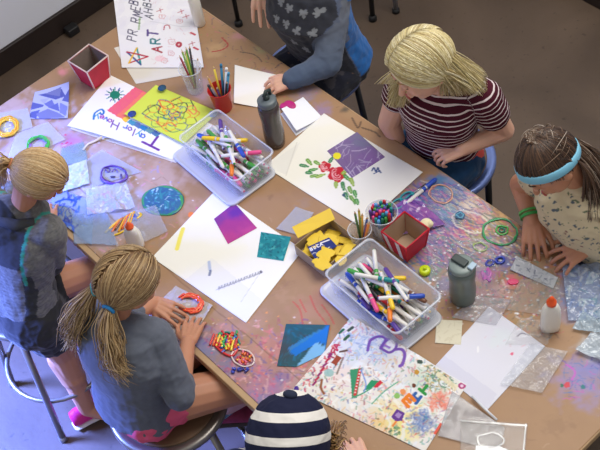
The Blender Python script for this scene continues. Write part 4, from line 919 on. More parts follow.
# ---- triangle sheet
def o_tri(p):
    A,Bc,Cc=(96,104,176),(138,146,206),(170,176,222)
    p.poly([(38,95),(62,90),(66,97),(56,100)],A,c2=(80,88,160)); p.poly([(45,94),(62,88),(60,97)],(120,126,180)); p.poly([(62,101),(70,90),(69,103)],A); p.poly([(31,102),(44,105),(43,107),(31,110)],A); p.poly([(44,104),(52,100),(57,109),(49,108)],(112,120,190))
    p.poly([(31,112),(40,110),(36,119),(29,117)],A); p.poly([(49,108),(58,103),(60,112)],(104,112,184)); p.poly([(36,114),(48,109),(58,113),(66,118),(40,119)],(126,132,186)); p.poly([(60,103),(68,107),(66,117),(60,113)],(130,138,200)); p.poly([(40,100),(50,98),(44,104)],Cc); p.stroke([(36,119),(67,119.5)],1.5,A)
sheet('quilt_pattern_sheet','small sheet of blue and lavender triangles at the left edge of the table','paper',[(28.5,119),(35,92),(70,84),(68,119)],Z1+.0006,(186,192,232),o_tri,warp=lambda U,Vv:.012*U**3*Vv**2+.004*(1-U)*(Vv)**2,res=.0024)
# ---- sheet with roses
def o_rose(p):
    p.poly([(265,167),(290,150),(300,143),(286,175)],(228,226,220),.6); p.stroke([(286,176),(297,143)],.8,(205,200,190),.7)
    for x,y,r in((325,167,5.4),(337,174.5,7.8)):
        p.disc(x,y,r,(196,34,52),r*.86); 
        for k in range(5):
            a=k*1.25+x; p.disc(x+r*.75*math.cos(a),y+r*.66*math.sin(a),r*.5,(200,38,56),r*.42)
        for k in range(3): p.ring(x,y,r*(.25+.25*k),r*(.2+.22*k),.8,(245,190,195),.4*k,.9,jit=.5,seed=k,part=.75)
    LG=[(46,130,84),(110,160,60),(70,150,70),(150,178,70)]
    for i,(x,y,a,l) in enumerate([(304,166,.2,6),(309,162,.9,5),(313,170,-.2,6),(320,176,-.3,7),(309,173,.1,4),(314,176,-.2,5),(347,178,.8,6),(352,182,1.2,6),(343,186,1.4,6),(350,190,1.2,5),(355,194,1.3,5),(336,185,1.5,4),(346,196,1.2,5),(352,199,1,4.6),(357,202,1.2,4),(345,172,-.6,5),(331,160,-1,4),(317,163,.6,4)]):
        c=LG[i%4]; dx,dy=math.cos(a),math.sin(a); p.stroke([(x-dx*l*.45,y-dy*l*.45),(x+dx*l*.2,y+dy*l*.2)],4.2,c); p.stroke([(x-dx*l*.6,y-dy*l*.6),(x+dx*l*.7,y+dy*l*.7)],2.4,c); p.stroke([(x-dx*l*.5,y-dy*l*.5),(x+dx*l*.5,y+dy*l*.5)],.5,(215,230,190),.8)
    p.curve([(342,183),(347,192),(353,202),(355,205)],.9,(90,140,60)); p.disc(344,195.5,1.8,(60,90,110)); p.disc(355,203,1.6,(110,160,90))
    p.curve([(372,171),(374,168),(376,172),(378,168),(379,171),(381,173)],1.6,(36,70,130)); p.stroke([(374,174),(380,171)],1.2,(36,70,130))
sheet('rose_drawing','long cream sheet with two painted red roses and green leaves','paper',[(362,228),(265,167),(324,114),(423,173)],Z1+.0004,(243,240,230),o_rose,warp=lambda U,Vv:.004*(1-U)**4+.003*U**5,res=.0026)
def o_sq(p):
    p.blob(340,165,22,(130,100,150),.6); p.blob(360,140,18,(112,120,140),.6); p.blob(372,160,16,(140,96,160),.6)
    p.scrib(70,(327,132,385,177),[(190,180,205),(215,200,225),(120,90,150)],ln=16,w=.8,seed=3,alpha=.6); p.disc(337,156,4,(238,226,50),3.4)
sheet('purple_square','purple marbled square with a yellow dot on the rose sheet','paper',[(327,151),(357,132),(385,157),(352,178)],Z1+.0018,(128,106,150),o_sq,res=.0025)
# ---- white folded card and blank cards
sheet('folded_card','lower leaf of white folded card beside the dark water bottle','card',[(296,136),(280.5,114),(303,98),(323,118)],Z1+.0003,(226,226,232))
sheet('folded_card','upper leaf of white folded card beside the dark water bottle','card',[(297,134),(282,112),(303,97),(322,117)],Z1+.0013,(246,247,252),warp=lambda U,Vv:.016*(1-Vv)**1.5)
sheet('blank_card','blank white card held by the child in the butterfly sweatshirt','card',[(234,104),(235,66),(277,75),(275,110)],Z1+.0003,(246,244,240),warp=lambda U,Vv:.006*(1-Vv)**2)
# pink thing by the card
m=MB(); m.ell(D(290,105,Z1+.008),(.026,.018,.007)); m.ell(D(284,106,Z1+.007),(.016,.016,.006)); me=remesh(m,.002,3); me.materials.append(mat('magenta_clay',(190,30,120),.5,noise=.2,nscale=60)); tag(link('modelling_clay',me,None,True,None),'lump of magenta clay between the blank card and the folded card','clay')
# ---- big left sheet with pentagon
def o_big(p):
    p.stroke([(183,229),(180,238),(177,249)],4.4,(244,232,110)); p.poly([(178,286),(212,258),(262,300),(246,320),(215,310)],(226,226,230),.35); 
    p.stroke([(209,262),(210,270)],3,(150,170,215),.7); p.stroke([(210.5,271),(209.5,275)],2.6,(70,90,140),.8)
    for i in range(16): 
        x,y=218+i*2.8,288-i*1.05; p.stroke([(x,y+1.6),(x+1.2,y-1.6),(x+1.6,y+1)],.8,(120,122,128),.8)
    for i in range(9): p.stroke([(219+i*5,290-i*1.9),(221+i*5,286-i*1.9)],.6,(140,140,150),.7)
    p.stroke([(216,290),(262,272.5)],.7,(150,150,156),.6); p.stroke([(241,302),(258,276)],.6,(185,185,190),.6); p.disc(261,272,1.4,(110,110,116))
sheet('large_sheet','large cream sheet with a purple pentagon and a teal square stuck on','paper',[(246,323),(152,257.5),(216,190),(303,250)],Z1+.0004,(245,243,235),o_big,res=.0026)
def o_pent(p):
    p.poly([(150,240),(300,200),(300,320),(228,246)],(190,60,130),.4); p.blob(222,240,16,(200,70,140),.75); p.blob(250,232,14,(205,80,150),.6); p.blob(236,210,14,(96,50,160),.8); p.blob(218,220,9,(120,60,150),.6)
def fan_sheet(name,label,cat,pts,z,base,ops,m=None,n=16,th=.0008):
    W=flat_pts(pts,z); c=sum(W,V((0,0,0)))/len(W); vs=[c]; 
    per=[]
    for i in range(len(W)):
        for k in range(10): per.append(W[i].lerp(W[(i+1)%len(W)],k/10))
    rings=[[c+(p-c)*max(j/n,1e-3) for p in per] for j in range(n+1)]
    b=MB(); flip=(W[1]-W[0]).cross(W[2]-W[1]).z<0
    if flip: rings=[list(reversed(r_)) for r_ in rings]
    up=[[q+V((0,0,th)) for q in r_] for r_ in rings]; b.rings(up+[list(r_) for r_ in rings[::-1]],True)
    me=b.mesh(name); P=vco(me); p=Paint(P,base,z); ops(p); setcol(me,p.c); me.materials.append(m or PAPER)
    return tag(link(name,me,None,True,30),label,cat)
fan_sheet('purple_pentagon','purple and magenta pentagon stuck on the large cream sheet','paper',[(214,219),(234.5,203),(257,228),(228,244)],Z1+.0018,(150,62,150),o_pent)
def o_teal(p):
    p.blob(275,245,18,(20,110,120),.6,sc=30); p.scrib(60,(258,233,290,261),[(30,90,110),(90,190,185),(20,120,130)],ln=5,w=1.5,seed=4,alpha=.6); p.speck(30,(258,233,290,260),[(20,70,90)],(.5,1),seed=3)
fan_sheet('teal_square','teal painted square at the right corner of the large cream sheet','paper',[(261,232),(291,237),(283.5,261),(257,257)],Z1+.0018,(44,150,156),o_teal)
# ---- crowded board
def o_board(p):
    C_=[(225,90,100),(90,150,110),(90,120,190),(230,190,90),(200,130,190),(160,90,70),(110,190,190)]
    p.blob(395,420,26,(240,226,130),.75); p.blob(415,425,18,(240,226,130),.7); p.blob(368,430,30,(235,170,160),.35); p.blob(340,370,22,(245,215,215),.4); p.blob(430,380,24,(190,220,190),.5); p.blob(440,402,12,(236,130,110),.75); p.blob(422,422,13,(120,150,205),.75); p.blob(360,350,26,(205,225,245),.5); p.blob(345,430,16,(170,205,175),.5)
    p.scrib(900,(290,320,468,450),C_,ln=5,w=1.0,seed=21,alpha=.5); p.scrib(260,(290,320,468,450),[(250,250,250),(235,240,248)],ln=9,w=2.6,seed=22,alpha=.6); p.scrib(500,(290,320,468,450),C_,ln=3,w=1.1,seed=23,alpha=.6)
    p.scrib(120,(345,335,385,360),[(150,180,220),(190,205,235)],ln=6,w=.8,seed=24,alpha=.7)
    p.scrib(160,(424,365,455,392),[(90,150,120),(70,90,80),(200,170,90)],ln=3,w=1,seed=25,alpha=.7); p.scrib(90,(410,410,432,432),[(70,100,180),(110,140,200)],ln=5,w=1.3,seed=26,alpha=.4); p.scrib(80,(428,392,450,412),[(230,110,90),(240,150,130)],ln=5,w=1.3,seed=27,alpha=.4)
    p.scrib(120,(330,425,400,452),[(60,130,90),(90,160,120),(60,100,90)],ln=3,w=1.3,seed=28,alpha=.7); p.scrib(60,(300,345,335,400),[(200,40,90),(120,40,120),(230,120,120)],ln=3,w=1.4,seed=29,alpha=.8)
    PU=(128,88,178)
    p.curve([(368,352),(371,343),(379,339),(386,341),(384,346),(381,351)],2.8,PU); p.curve([(381,350),(387,343),(393,341),(397,346),(395,352),(389,355),(382,351)],2.6,PU); p.curve([(395,352),(402,352),(405,357),(403,366),(400,368)],3,PU); p.stroke([(385,348),(390,350)],2,(160,120,200))
    p.poly([(350,370),(362,368),(357,398),(352,398)],(60,150,110)); p.stroke([(360,370),(355,395)],2.6,(214,50,60)); 
    for i in range(8): p.stroke([(360-i*.7,371+i*3.1)],1.4,(250,240,240))
    p.poly([(362,392),(371,380),(382,382),(372,388)],(46,150,104)); p.poly([(373,388),(380,380),(383,383),(377,388)],(210,50,70)); p.curve([(352,398),(362,394),(372,388)],1.4,(60,160,120)); p.curve([(372,404),(384,392),(398,382)],1.2,(100,180,150)); p.curve([(361,370),(366,384),(364,392)],1.2,(110,150,220))
    for i,(x,y,c) in enumerate([(342,328,(214,50,50)),(340,335,(40,110,80)),(349,333,(70,90,80)),(345,341,(60,100,70))]): p.stroke([(x,y),(x+4,y-3)],3 if i!=1 else 2.4,c)
    p.text('ART',340,346,(-2.2,4.2),(-4.5,-3),1.5,[(200,36,90),(190,30,80),(160,30,90)]); p.poly([(331,363),(337,355),(342,358),(336,366)],(160,70,50)); p.stroke([(340,352),(347,351)],2,(100,70,60)); p.curve([(343,358),(340,366),(337,374)],1.8,(110,84,64),.8); p.disc(329,373,5,(140,190,190),4,.8); p.curve([(322,380),(321,388),(324,394)],2.2,(150,90,50)); p.disc(296.5,389,2.6,(80,50,150),3)
    for i in range(7): p.stroke([(313+i*2.6,385-i*4.6),(316+i*2.6,382-i*4.6)],2.2,[(150,40,110),(190,40,80)][i%2])
    p.text('T',430,389,(-6,-5),(-4.6,5.5),3,[(50,150,70)]); p.text('H',421,397,(-6,-4),(-5,6.5),3.2,[(44,96,170)]); p.text('E',403,401,(6,6.5),(6,-6.2),3.4,[(236,130,40)])
    p.poly([(391,417),(397,409),(405,413),(402,421),(396,422)],(104,60,150)); p.poly([(395,416),(398,412),(402,415),(399,419)],(170,140,200)); p.stroke([(396,422),(393,426)],2,(236,130,60)); p.disc(403,392,3,(236,140,60),3,.9); p.disc(397,396,3,(130,190,80),3,.9); p.disc(414,386,2,(110,60,40)); p.disc(417,374,2.4,(200,150,60)); p.disc(420,364,3,(70,90,80),2)
    p.poly([(433,434),(440,423),(445,425),(438,436)],(230,100,80)); p.disc(462,386,4,(180,70,130),3.2); p.disc(462,386,1.6,(240,210,230)); p.poly([(438,372),(458,386),(456,391),(436,376)],(238,226,190),.8)
    p.stroke([(426,362),(468,386)],1.2,(235,235,240)); p.scrib(12,(300,395,330,420),[(60,60,70)],ln=4,w=1.6,seed=31)
sheet('crowded_drawing','white board packed with bright doodles, purple loops and letters, at the striped hood','drawing',[(425,452),(293,389),(352,319),(467,385)],Z1+.0006,(236,232,228),o_board,res=.0022,th=.0014,warp=lambda U,Vv:.0125*np.clip((Vv-.62)/.2,0,1)*np.clip((U-.15)/.25,0,1))
# ---- blue folded sheet
b=[(286,324),(330,325),(325,353),(296,367),(277,366)]
def o_blue(p):
    p.blob(300,332,16,(30,90,110),.7); p.blob(284,350,16,(70,74,84),.8); p.scrib(60,(276,322,315,367),[(50,110,130),(70,70,80),(30,120,160)],ln=6,w=1.4,seed=5,alpha=.5)
    p.poly([(330,325),(325,345),(318,342),(296,356),(289,352),(304,342)],(32,120,210)); p.poly([(330,325),(304,342),(289,352),(288,348),(302,339)],(60,150,225),.6)
    p.poly([(296,367),(316,342),(325,347),(324,354)],(128,188,232))
fan_sheet('folded_blue_sheet','dark teal and bright blue folded sheet left of the crowded drawing','paper',b,Z1+.0006,(48,92,106),o_blue)
# ---- right hand papers
def o_wr(p):
    p.poly([(436,366),(445,356),(497,394),(487,410)],(214,214,232),.6); p.scrib(12,(470,320,540,350),[(225,190,200),(240,150,170)],ln=3,w=.8,seed=3,alpha=.5); p.disc(512,354,1.6,(235,120,150)); p.curve([(517,337),(522,334),(528,336)],1,(100,90,120)); p.stroke([(478,347),(478,352)],1.4,(250,250,255)); p.blob(500,340,12,(225,235,238),.6)
sheet('blank_sheet','large plain white sheet on the right between grey bottle and crowded drawing','paper',[(487,410.5),(434,367),(489,307),(545,347)],Z1+.0003,(228,228,240),o_wr,warp=lambda U,Vv:.004*Vv**4)
sheet('cream_card','small cream square card at the corner of the right-hand marker tub','card',[(435,343),(436.5,320),(462.5,321),(461,345)],Z1+.0004,(226,220,198),lambda p:p.scrib(20,(436,320,462,344),[(205,196,170)],ln=5,w=1,seed=1,alpha=.5),warp=lambda U,Vv:.002*U)
# ================================================================ plastic films
FILM=vmat('clear_film',rough=.18,spec=.7,aattr=True,bump=.25,nscale=30,coat=.3)
def film(label,corners,dz=.001,a=.25,base=(226,232,245),ops=None,wav=.004,wsc=9,seed=0,cat='plastic film',name='plastic_film'):
    return sheet(name,label,cat,corners,Z1+dz,base,ops,m=FILM,alpha0=a*.8,wav=wav*.55,wsc=wsc,seed=seed,th=.0003)
film('clear film with a yellow and orange glue ring at the left border',[(-12,142),(-4,114),(28,108),(33,128)],a=.5,ops=lambda p:(p.ring(7,127,11,9,3.6,(246,196,40),-.4),p.ring(7,127,11.5,9.5,1.4,(236,140,30),-.4),p.scrib(16,(1,120,13,134),[(150,200,220),(200,140,200),(250,240,140)],ln=4,w=1.6,seed=3)),seed=1)
film('clear film with a green glue ring behind the blonde ponytail girl',[(4,168),(16,134),(48,122),(66,140)],a=.42,ops=lambda p:(p.ring(38,145,10.5,8,3,(60,200,70),-.4,part=.9),p.ring(37,146,7,5,1.3,(180,120,200),-.4),p.poly([(30,150),(36,142),(44,146),(40,152)],(210,190,225),.6)),seed=2)
def o_pr(p):
    p.ring(114,174.5,13,8.6,1.3,(96,60,160),.15); p.curve([(101,178),(106,183),(116,184),(126,179),(127,176)],3,(104,66,178)); p.ring(108,170,2.4,2,.9,(90,60,150),n=8); p.curve([(112,172),(115,169),(118,172)],.9,(100,70,160)); p.stroke([(111,177),(115,177)],1.6,(50,40,90)); p.stroke([(121,175),(122,179)],1.8,(70,50,130))
film('clear film with a purple outlined glue face in the middle of the left films',[(92,188),(84,162),(102,150),(142,172)],a=.45,ops=o_pr,base=(205,212,236),seed=3)
def o_bs(p):
    p.scrib(46,(54,198,80,228),[(30,80,200),(50,110,220),(20,50,170)],ln=11,w=2,seed=3); p.curve([(56,203),(66,200),(76,202),(74,206)],2.6,(36,80,200)); p.ring(82,221,3,3.4,1.3,(80,60,140)); p.curve([(62,222),(72,226),(74,232)],2.4,(40,90,210))
film('crumpled film scribbled in bright blue right of the ponytail girl',[(46,212),(58,188),(94,202),(92,246)],a=.5,base=(170,196,236),ops=o_bs,seed=4,wav=.006)
film('crinkled white plastic pouch right of the ponytail girl\'s head',[(52,196),(58,170),(87,160),(90,184)],a=.88,base=(222,234,240),dz=.004,wav=.009,wsc=14,seed=5,ops=lambda p:p.scrib(50,(55,165,90,193),[(190,225,232),(245,250,252),(200,210,235)],ln=9,w=2,seed=2,alpha=.7),name='plastic_pouch',cat='pouch')
film('large crumpled clear film between the purple face and the fish',[(88,216),(86,190),(126,182),(136,209)],a=.42,base=(222,230,246),dz=.003,wav=.016,wsc=10,seed=6,ops=lambda p:p.scrib(50,(88,190,140,222),[(235,240,250),(170,195,235),(210,170,215)],ln=10,w=2,seed=5,alpha=.6))
film('bluish clear film below the scribbled one at the near edge',[(74,244),(72,214),(108,214),(118,246)],a=.42,base=(160,190,235),dz=.002,wav=.007,seed=7)
film('thin clear film lying right of the big yellow-striped fish',[(128,250),(122,214),(156,206),(168,232)],a=.28,base=(205,212,230),dz=.0016,wav=.005,seed=8)
film('greenish clear film behind the crinkled white pouch',[(58,168),(62,148),(84,142),(88,160)],a=.4,base=(150,195,205),seed=9)
film('frosted film strip under the left end of the yellow box',[(276,229),(296,207),(314,213),(300,236)],a=.6,base=(205,205,215),dz=.0014,wav=.003,seed=10)
film('white plastic bag under the hands of the girl with pigtails',[(182,352),(144,318),(176,286),(213,306)],a=.7,base=(214,206,204),dz=.001,wav=.006,wsc=12,seed=11)
film('clear film spread under the small board at the right',[(505,310),(520,280),(560,278),(560,318)],a=.22,base=(205,205,200),wav=.006,seed=12)
film('crumpled bluish film at the right border by the glue bottle',[(568,322),(562,268),(612,262),(622,318)],a=.5,base=(170,190,225),wav=.018,wsc=11,dz=.002,seed=13,ops=lambda p:(p.scrib(60,(565,270,605,320),[(130,160,220),(210,230,240),(120,170,190),(235,242,250)],ln=8,w=1.8,seed=6,alpha=.6),))
film('shiny white crumpled film at the right border below the glue bottle',[(575,352),(590,336),(618,330),(620,370)],a=.75,base=(214,226,238),wav=.02,wsc=14,dz=.002,seed=14)
film('shiny crumpled film with white glints left of the right border',[(572,330),(583,312),(616,310),(612,338)],a=.6,base=(190,212,230),wav=.02,wsc=16,dz=.003,seed=15)
film('clear film lying on the right end of the plain white sheet',[(500,385),(530,344),(568,352),(542,394)],a=.24,base=(215,222,230),dz=.0035,wav=.01,wsc=13,seed=16)
film('clear film between the grey bottle and the plain white sheet',[(452,318),(474,296),(512,300),(496,326)],a=.32,base=(200,200,212),dz=.0016,wav=.006,seed=17)
film('clear film lying over the upper right edge of the plain white sheet',[(505,345),(520,318),(552,322),(548,345)],a=.15,base=(215,215,215),dz=.0042,wav=.006,seed=18)
film('frosted clear sleeve across the right edge of the crowded drawing',[(438,436),(452,391),(505,428),(500,452)],a=.42,base=(196,200,208),dz=.0035,wav=.002,seed=19,name='plastic_sleeve',cat='sleeve')
film('small zip bag with a white label at the bottom border',[(460,462),(461,419),(528,424),(524,466)],a=.24,base=(190,186,182),dz=.0065,wav=.003,seed=20,name='zip_bag',cat='bag',ops=lambda p:(p.poly([(476,446),(498,446),(512,452),(510,470),(474,466)],(238,238,238)),p.ring(491,440,13,7,1.2,(215,215,215)),p.stroke([(460,421),(527,426)],1.2,(225,225,225)),p.stroke([(526,424),(522,464)],1.2,(220,220,220))))
b=MB(); b.tube([D(472,396,Z1+.012),D(484,408,Z1+.011),D(497,420,Z1+.009)],.0035,n=10); tag(b.build('plastic_rod',mat('clear_white_plastic',(226,230,238),.2),None),'thin white plastic rod across the frosted sleeve','rod')
def o_foil(p):
    p.blob(402,205,20,(150,90,190),.8); p.blob(424,214,20,(180,110,190),.8); p.blob(410,222,12,(90,80,170),.6); p.scrib(90,(395,192,450,245),[(230,180,230),(90,70,170),(120,60,160),(190,210,240)],ln=12,w=1.4,ang=.6,seed=3,alpha=.6)
film('iridescent purple film behind the right-hand red and white box',[(402,236),(394,206),(416,197),(446,226)],a=.8,base=(140,100,180),dz=.002,wav=.012,wsc=9,ops=o_foil,seed=21)
film('crinkled clear film over the streaky paint by the striped-shirt girl',[(436,232),(424,190),(462,186),(492,212)],a=.08,base=(190,205,240),dz=.001,wav=.005,wsc=16,seed=22)
film('clear film with scattered glue dots around the grey bottle',[(432,300),(426,236),(492,240),(500,296)],a=.10,base=(200,205,225),dz=.0012,wav=.006,wsc=16,seed=23,ops=lambda p:p.speck(70,(430,235,500,300),[(250,250,250),(240,200,220),(60,190,170)],(.5,1.1),seed=4))
# ================================================================ glue drawings (raised)
GLUE=vmat('dried_glue_paint',rough=.3,spec=.6,coat=.4,bump=.6,nscale=250)
def glue_disc(name,label,cat,x,y,rx,ry,base,ops,h=.003,rot=0,z=None,jag=.06,seed=0):
    z=z or Z1+.0002; r=random.Random(seed); n=56; ks=[r.uniform(-1,1) for _ in range(8)]
    per=[]
    for i in range(n):
        a=2*PI*i/n; k=1+jag*sum(ks[j]*math.sin((j+2)*a+ks[-j]*3) for j in range(4))*.6; u,v=rx*k*math.cos(a),ry*k*math.sin(a)
        per.append(D(x+u*math.cos(rot)-v*math.sin(rot),y+u*math.sin(rot)+v*math.cos(rot),z))
    if (per[1]-per[0]).cross(per[2]-per[1]).z<0: per.reverse()
    c=D(x,y,z); R=[per]+[[c+(p-c)*k+V((0,0,h*hh)) for p in per] for k,hh in [(.985,.7)]+[(1-j/14,1) for j in range(1,14)]+[(.004,1)]]
    b=MB(); b.rings(R,True); me=b.mesh(name); P=vco(me); p=Paint(P,base,z); ops(p); 
    setcol(me,p.c); me.materials.append(GLUE); return tag(link(name,me,None,True,None),label,cat)
def o_disc(p):
    p.ring(163,201,20,14.6,2.6,(50,160,70),0,.9,seed=2); p.scrib(120,(145,188,182,214),[(14,92,150),(20,140,150),(10,70,140)],ln=6,w=1.2,seed=2,alpha=.7); p.scrib(40,(147,190,180,212),[(120,200,215),(200,235,235)],ln=3,w=.7,seed=3,alpha=.8)
glue_disc('glue_disc','round teal-blue glue disc with a green rim on the brown paper','glue art',163,201,21,15.5,(16,100,136),o_disc)
def worm(name,label,cat,parts,z=None,group=None):
    """raised lines of coloured glue joined in one piece: (points px, width px, colour)"""
    z=z or Z1; b=MB()
    for pts,w,c in parts:
        cc=tuple(s2l(c)); P_=[]; p=[V((a,b_,0)) for a,b_ in pts]
        for i in range(len(p)-1):
            a,b0,c0,d=p[max(i-1,0)],p[i],p[i+1],p[min(i+2,len(p)-1)]
            for k in range(4):
                t=k/4; P_.append(.5*((2*b0)+(c0-a)*t+(2*a-5*b0+4*c0-d)*t*t+(-a+3*b0-3*c0+d)*t**3))
        P_.append(p[-1]); r_=w/620; b.tube([D(q.x,q.y,z+r_*.8) for q in P_],r_,n=7,c=cc)
    return tag(b.build(name,GLUE,None,True,None),label,cat,group)
def ringpts(x,y,rx,ry,rot=0,n=14,a0=0,a1=2*PI,j=0,seed=1):
    r=random.Random(seed); out=[]
    for i in range(n+1):
        a=a0+(a1-a0)*i/n; u,v=rx*math.cos(a),ry*math.sin(a); out.append((x+u*math.cos(rot)-v*math.sin(rot)+r.uniform(-j,j),y+u*math.sin(rot)+v*math.cos(rot)+r.uniform(-j,j)))
    return out
Yl,Or,Bl,Rd,Gn=(248,206,40),(240,110,40),(60,80,190),(220,44,50),(50,170,90)
fish=[]
for i in range(8): fish.append(([(105+i*3.4,233-i*.4-(2 if i%2 else 0)),(112+i*3,226-i*1.6),(119+i*2.2,220-i*1.2)],2.2,[Yl,(248,180,40),Or][i%3] if i!=3 else (120,80,60)))
for i in range(6): fish.append(([(124+i*1.6,219-i*.6),(130+i*1.2,214+ (i%3)*3),(137,217+i*.4)],1.8,(70,90,190)))
fish+=[([(137,219),(141,215),(139,213)],2.4,Yl),([(112,236),(122,232),(130,226)],2,Yl),([(126,234),(130,230),(133,226)],2.2,Or)]
worm('glue_fish','yellow, orange and blue striped glue fish beside the small glue bottle','glue art',fish)
rg=[(ringpts(190,303,13-q*.9,9-q*.7,.15,22,-2.7,2.6,.9,q+3),2.0,[(238,84,40),(226,56,34),(244,130,60),(232,70,40)][q%4]) for q in range(5)]
worm('glue_ring','orange and red glue ring under the hands of the girl with pigtails','glue art',rg,z=Z1+.008)
worm('glue_ring','yellow and orange glue ring on the film at the left border','glue art',[(ringpts(7,127,11.5-q,9-q*.8,-.4,18,0,2*PI,.6,q+2),2.4,[(246,200,50),(240,150,40),(250,220,90)][q%3]) for q in range(4)],z=Z1+.006)
worm('glue_ring','green and violet glue ring on the film behind the blonde ponytail','glue art',[(ringpts(38,145,11-q,8.4-q*.8,-.4,18,-2.4,2.2,.6,q+5),2.2,(60,200-20*q,80)) for q in range(3)]+[(ringpts(38,145,9,6.6,-.4,16,0,2*PI,.5,9),1.2,(150,90,190))],z=Z1+.006)
worm('glue_drawing','purple glue outline of a face on the clear film','glue art',[(ringpts(114,174.5,13,8.6,.15,20,0,2*PI,.4,3),1.6,(90,56,158)),([(101,177),(106,182),(116,183.5),(126,179),(127,176)],2.8,(104,66,178)),(ringpts(108,170,2.4,2,0,8),1,(84,50,150)),([(112,172),(115,169),(118,172)],1,(100,70,160)),([(111,177),(115,177)],1.6,(50,40,90)),([(121,174),(122,178)],1.8,(70,50,130))],z=Z1+.006)
r=random.Random(11); lan=[]
for i in range(9): x=210+i*3; lan.append(([(x,345+i*.8),(x+2,339+i*.5),(x+4,334+i*.4)],2.2,[Rd,Or,(250,220,60),Rd,Gn][i%5]))
for i in range(46):
    _x,_y=216+r.uniform(0,22),336+r.uniform(-2,14); lan.append(([(_x,_y),(_x+r.uniform(-3,3),_y+r.uniform(-4,4))],2.4,r.choice([Rd,(245,220,60),Or,Gn,(60,90,190)])))
lan+=[([(214,344),(222,352),(232,356),(238,349)],2.2,Rd),([(216,338),(226,332),(236,336),(240,344)],2,(60,150,130))]
worm('glue_lantern','red, orange and yellow glue lantern shape near the table edge','glue art',lan)
clu=[(ringpts(243,358,12,8,.3,14,0,2*PI,.6),1.8,(235,215,215)),(ringpts(243,358,11,7,.3,14,0,2*PI,.8,2),1.2,(120,60,110))]
for i in range(30):
    _x,_y=236+r.uniform(0,14),352+r.uniform(0,11); clu.append(([(_x,_y),(_x+r.uniform(-3,3),_y+r.uniform(-3,3))],2.2,r.choice([(250,210,60),Or,(230,120,150),(200,60,80)])))
worm('glue_flower','round glue shape filled with yellow and pink, below the lantern','glue art',clu)
bb=[]
for i in range(12): x=232+r.uniform(0,18); y=368+r.uniform(-1,6); bb.append(([(x,y),(x+r.uniform(-3,3),y+r.uniform(-2,2))],2.6,r.choice([(50,70,190),(80,90,210),(40,50,150)])))
worm('glue_dabs','patch of dark blue glue dabs below the pink and yellow shape','glue art',bb)
gr=[(ringpts(500,232,17,13,.1,18,0,2*PI,1,s_),1.4,c) for s_,c in((1,(40,150,80)),(2,(70,180,110)),(5,(50,120,90)))]+[(ringpts(502,230,6,4.4,.1,10,0,2*PI,.5),1.8,(90,190,90)),(ringpts(502,230,2.6,2,.1,8),1.6,(50,140,110))]
worm('glue_rings','loose green glue rings on the paint by the headband girl','glue art',gr)
worm('glue_rings','thin peach glue ring on the blue paint near the blue marker','glue art',[(ringpts(441,194,12,9,.2,16,0,2*PI,.8),1.5,(225,170,140)),(ringpts(441,194,11,8.4,.2,12,0,4,.9,4),1,(200,120,120))])
worm('glue_rings','yellow-green glue loop between the grey bottle and green rings','glue art',[(ringpts(480,247,7,4,.2,12,0,2*PI,.5),1.6,(160,190,90))])
worm('glue_dabs','curl of royal blue glue left of the small board','glue art',[(ringpts(490,263,4,2.6,-.3,8),2.4,(50,60,170)),(ringpts(500,260,4.4,3,-.2,9),2.4,(40,70,190)),([(493,262),(498,260)],2.2,(60,50,160))])
glue_disc('glue_blob','hot pink glue blob below the small board','glue art',513,282,5.5,3,(240,60,120),lambda p:0,.003,seed=3,jag=.15)
glue_disc('glue_blob','magenta glue patch right of the grey bottle','glue art',487,275,5,7,(190,60,170),lambda p:p.scrib(14,(482,268,492,282),[(240,120,210),(120,40,150)],ln=4,w=1.3,seed=2),.003,seed=4,jag=.3)
glue_disc('glue_blob','dark teal glue blob on the streaky blue paint','glue art',460,216,5,4,(40,90,130),lambda p:p.ring(460,216,3.5,2.6,1,(90,160,190)),.006,seed=5,jag=.1)
# ================================================================ scissors, marker, lime cap
t=thing('scissors',D(404,202,Z1),'scissors with teal loop handles half under the blue marker','scissors')
for q in(0,1):
    b=MB(); pp=ringpts(398+9*q,204-7*q,7,4.4,-.5,18); b.tube([D(x,y,Z1+.005) for x,y in pp[:-1]],.0033,n=8,closed=True); b.tube([D(404+6*q,200-5*q,Z1+.005),D(412+2*q,193,Z1+.004)],.003,n=8); b.build('handle',mat('teal_plastic',(40,150,160),.35),t)
b=MB(); b.box(D(419,189,Z1+.003),(.007,.06,.0018),rot=Matrix.Rotation(-.1,3,'Z')); b.build('blade',mat('blade_steel',(190,192,198),.25,metal=.9),t)
PALETTE={'purple':(92,62,150),'green':(70,160,70),'dark green':(30,110,80),'teal':(24,140,140),'yellow':(246,206,40),'orange':(240,130,40),'blue':(40,80,190),'light blue':(90,160,220),'brown':(120,78,56),'black':(38,38,44),'red':(205,44,54),'pink':(232,80,140),'grey':(150,152,160),'violet':(150,80,180),'white':(235,235,235)}
BARREL=mat('white_barrel',(232,230,226),.35,spec=.5)
def marker_proto(cn):
    c=PALETTE[cn]; m=mat('cap_'+cn.replace(' ','_'),c,.35,spec=.5)
    r=bpy.data.objects.new('marker',None); col.objects.link(r); r.empty_display_size=.03
    b=MB(); b.lathe([(0,-.068),(.005,-.068),(.006,-.066),(.0065,-.05),(.0065,.022),(.0,.022)],axis=(1,0,0),n=12); b.build('barrel',BARREL,r)
    b=MB(); b.lathe([(0,.0225),(.0078,.0225),(.0078,.024),(.0074,.06),(.0056,.067),(.0,.068)],axis=(1,0,0),n=12); b.build('cap',m,r)
    b=MB(); b.lathe([(.0065,.004),(.0067,.0045),(.0067,.016),(.0065,.0165)],axis=(1,0,0),n=12); b.build('colour_band',m,r)
    b=MB(); b.lathe([(0,-.0705),(.0038,-.0705),(.0042,-.068),(0,-.0678)],axis=(1,0,0),n=12); b.build('end_plug',m,r)
    return r
_pr={}
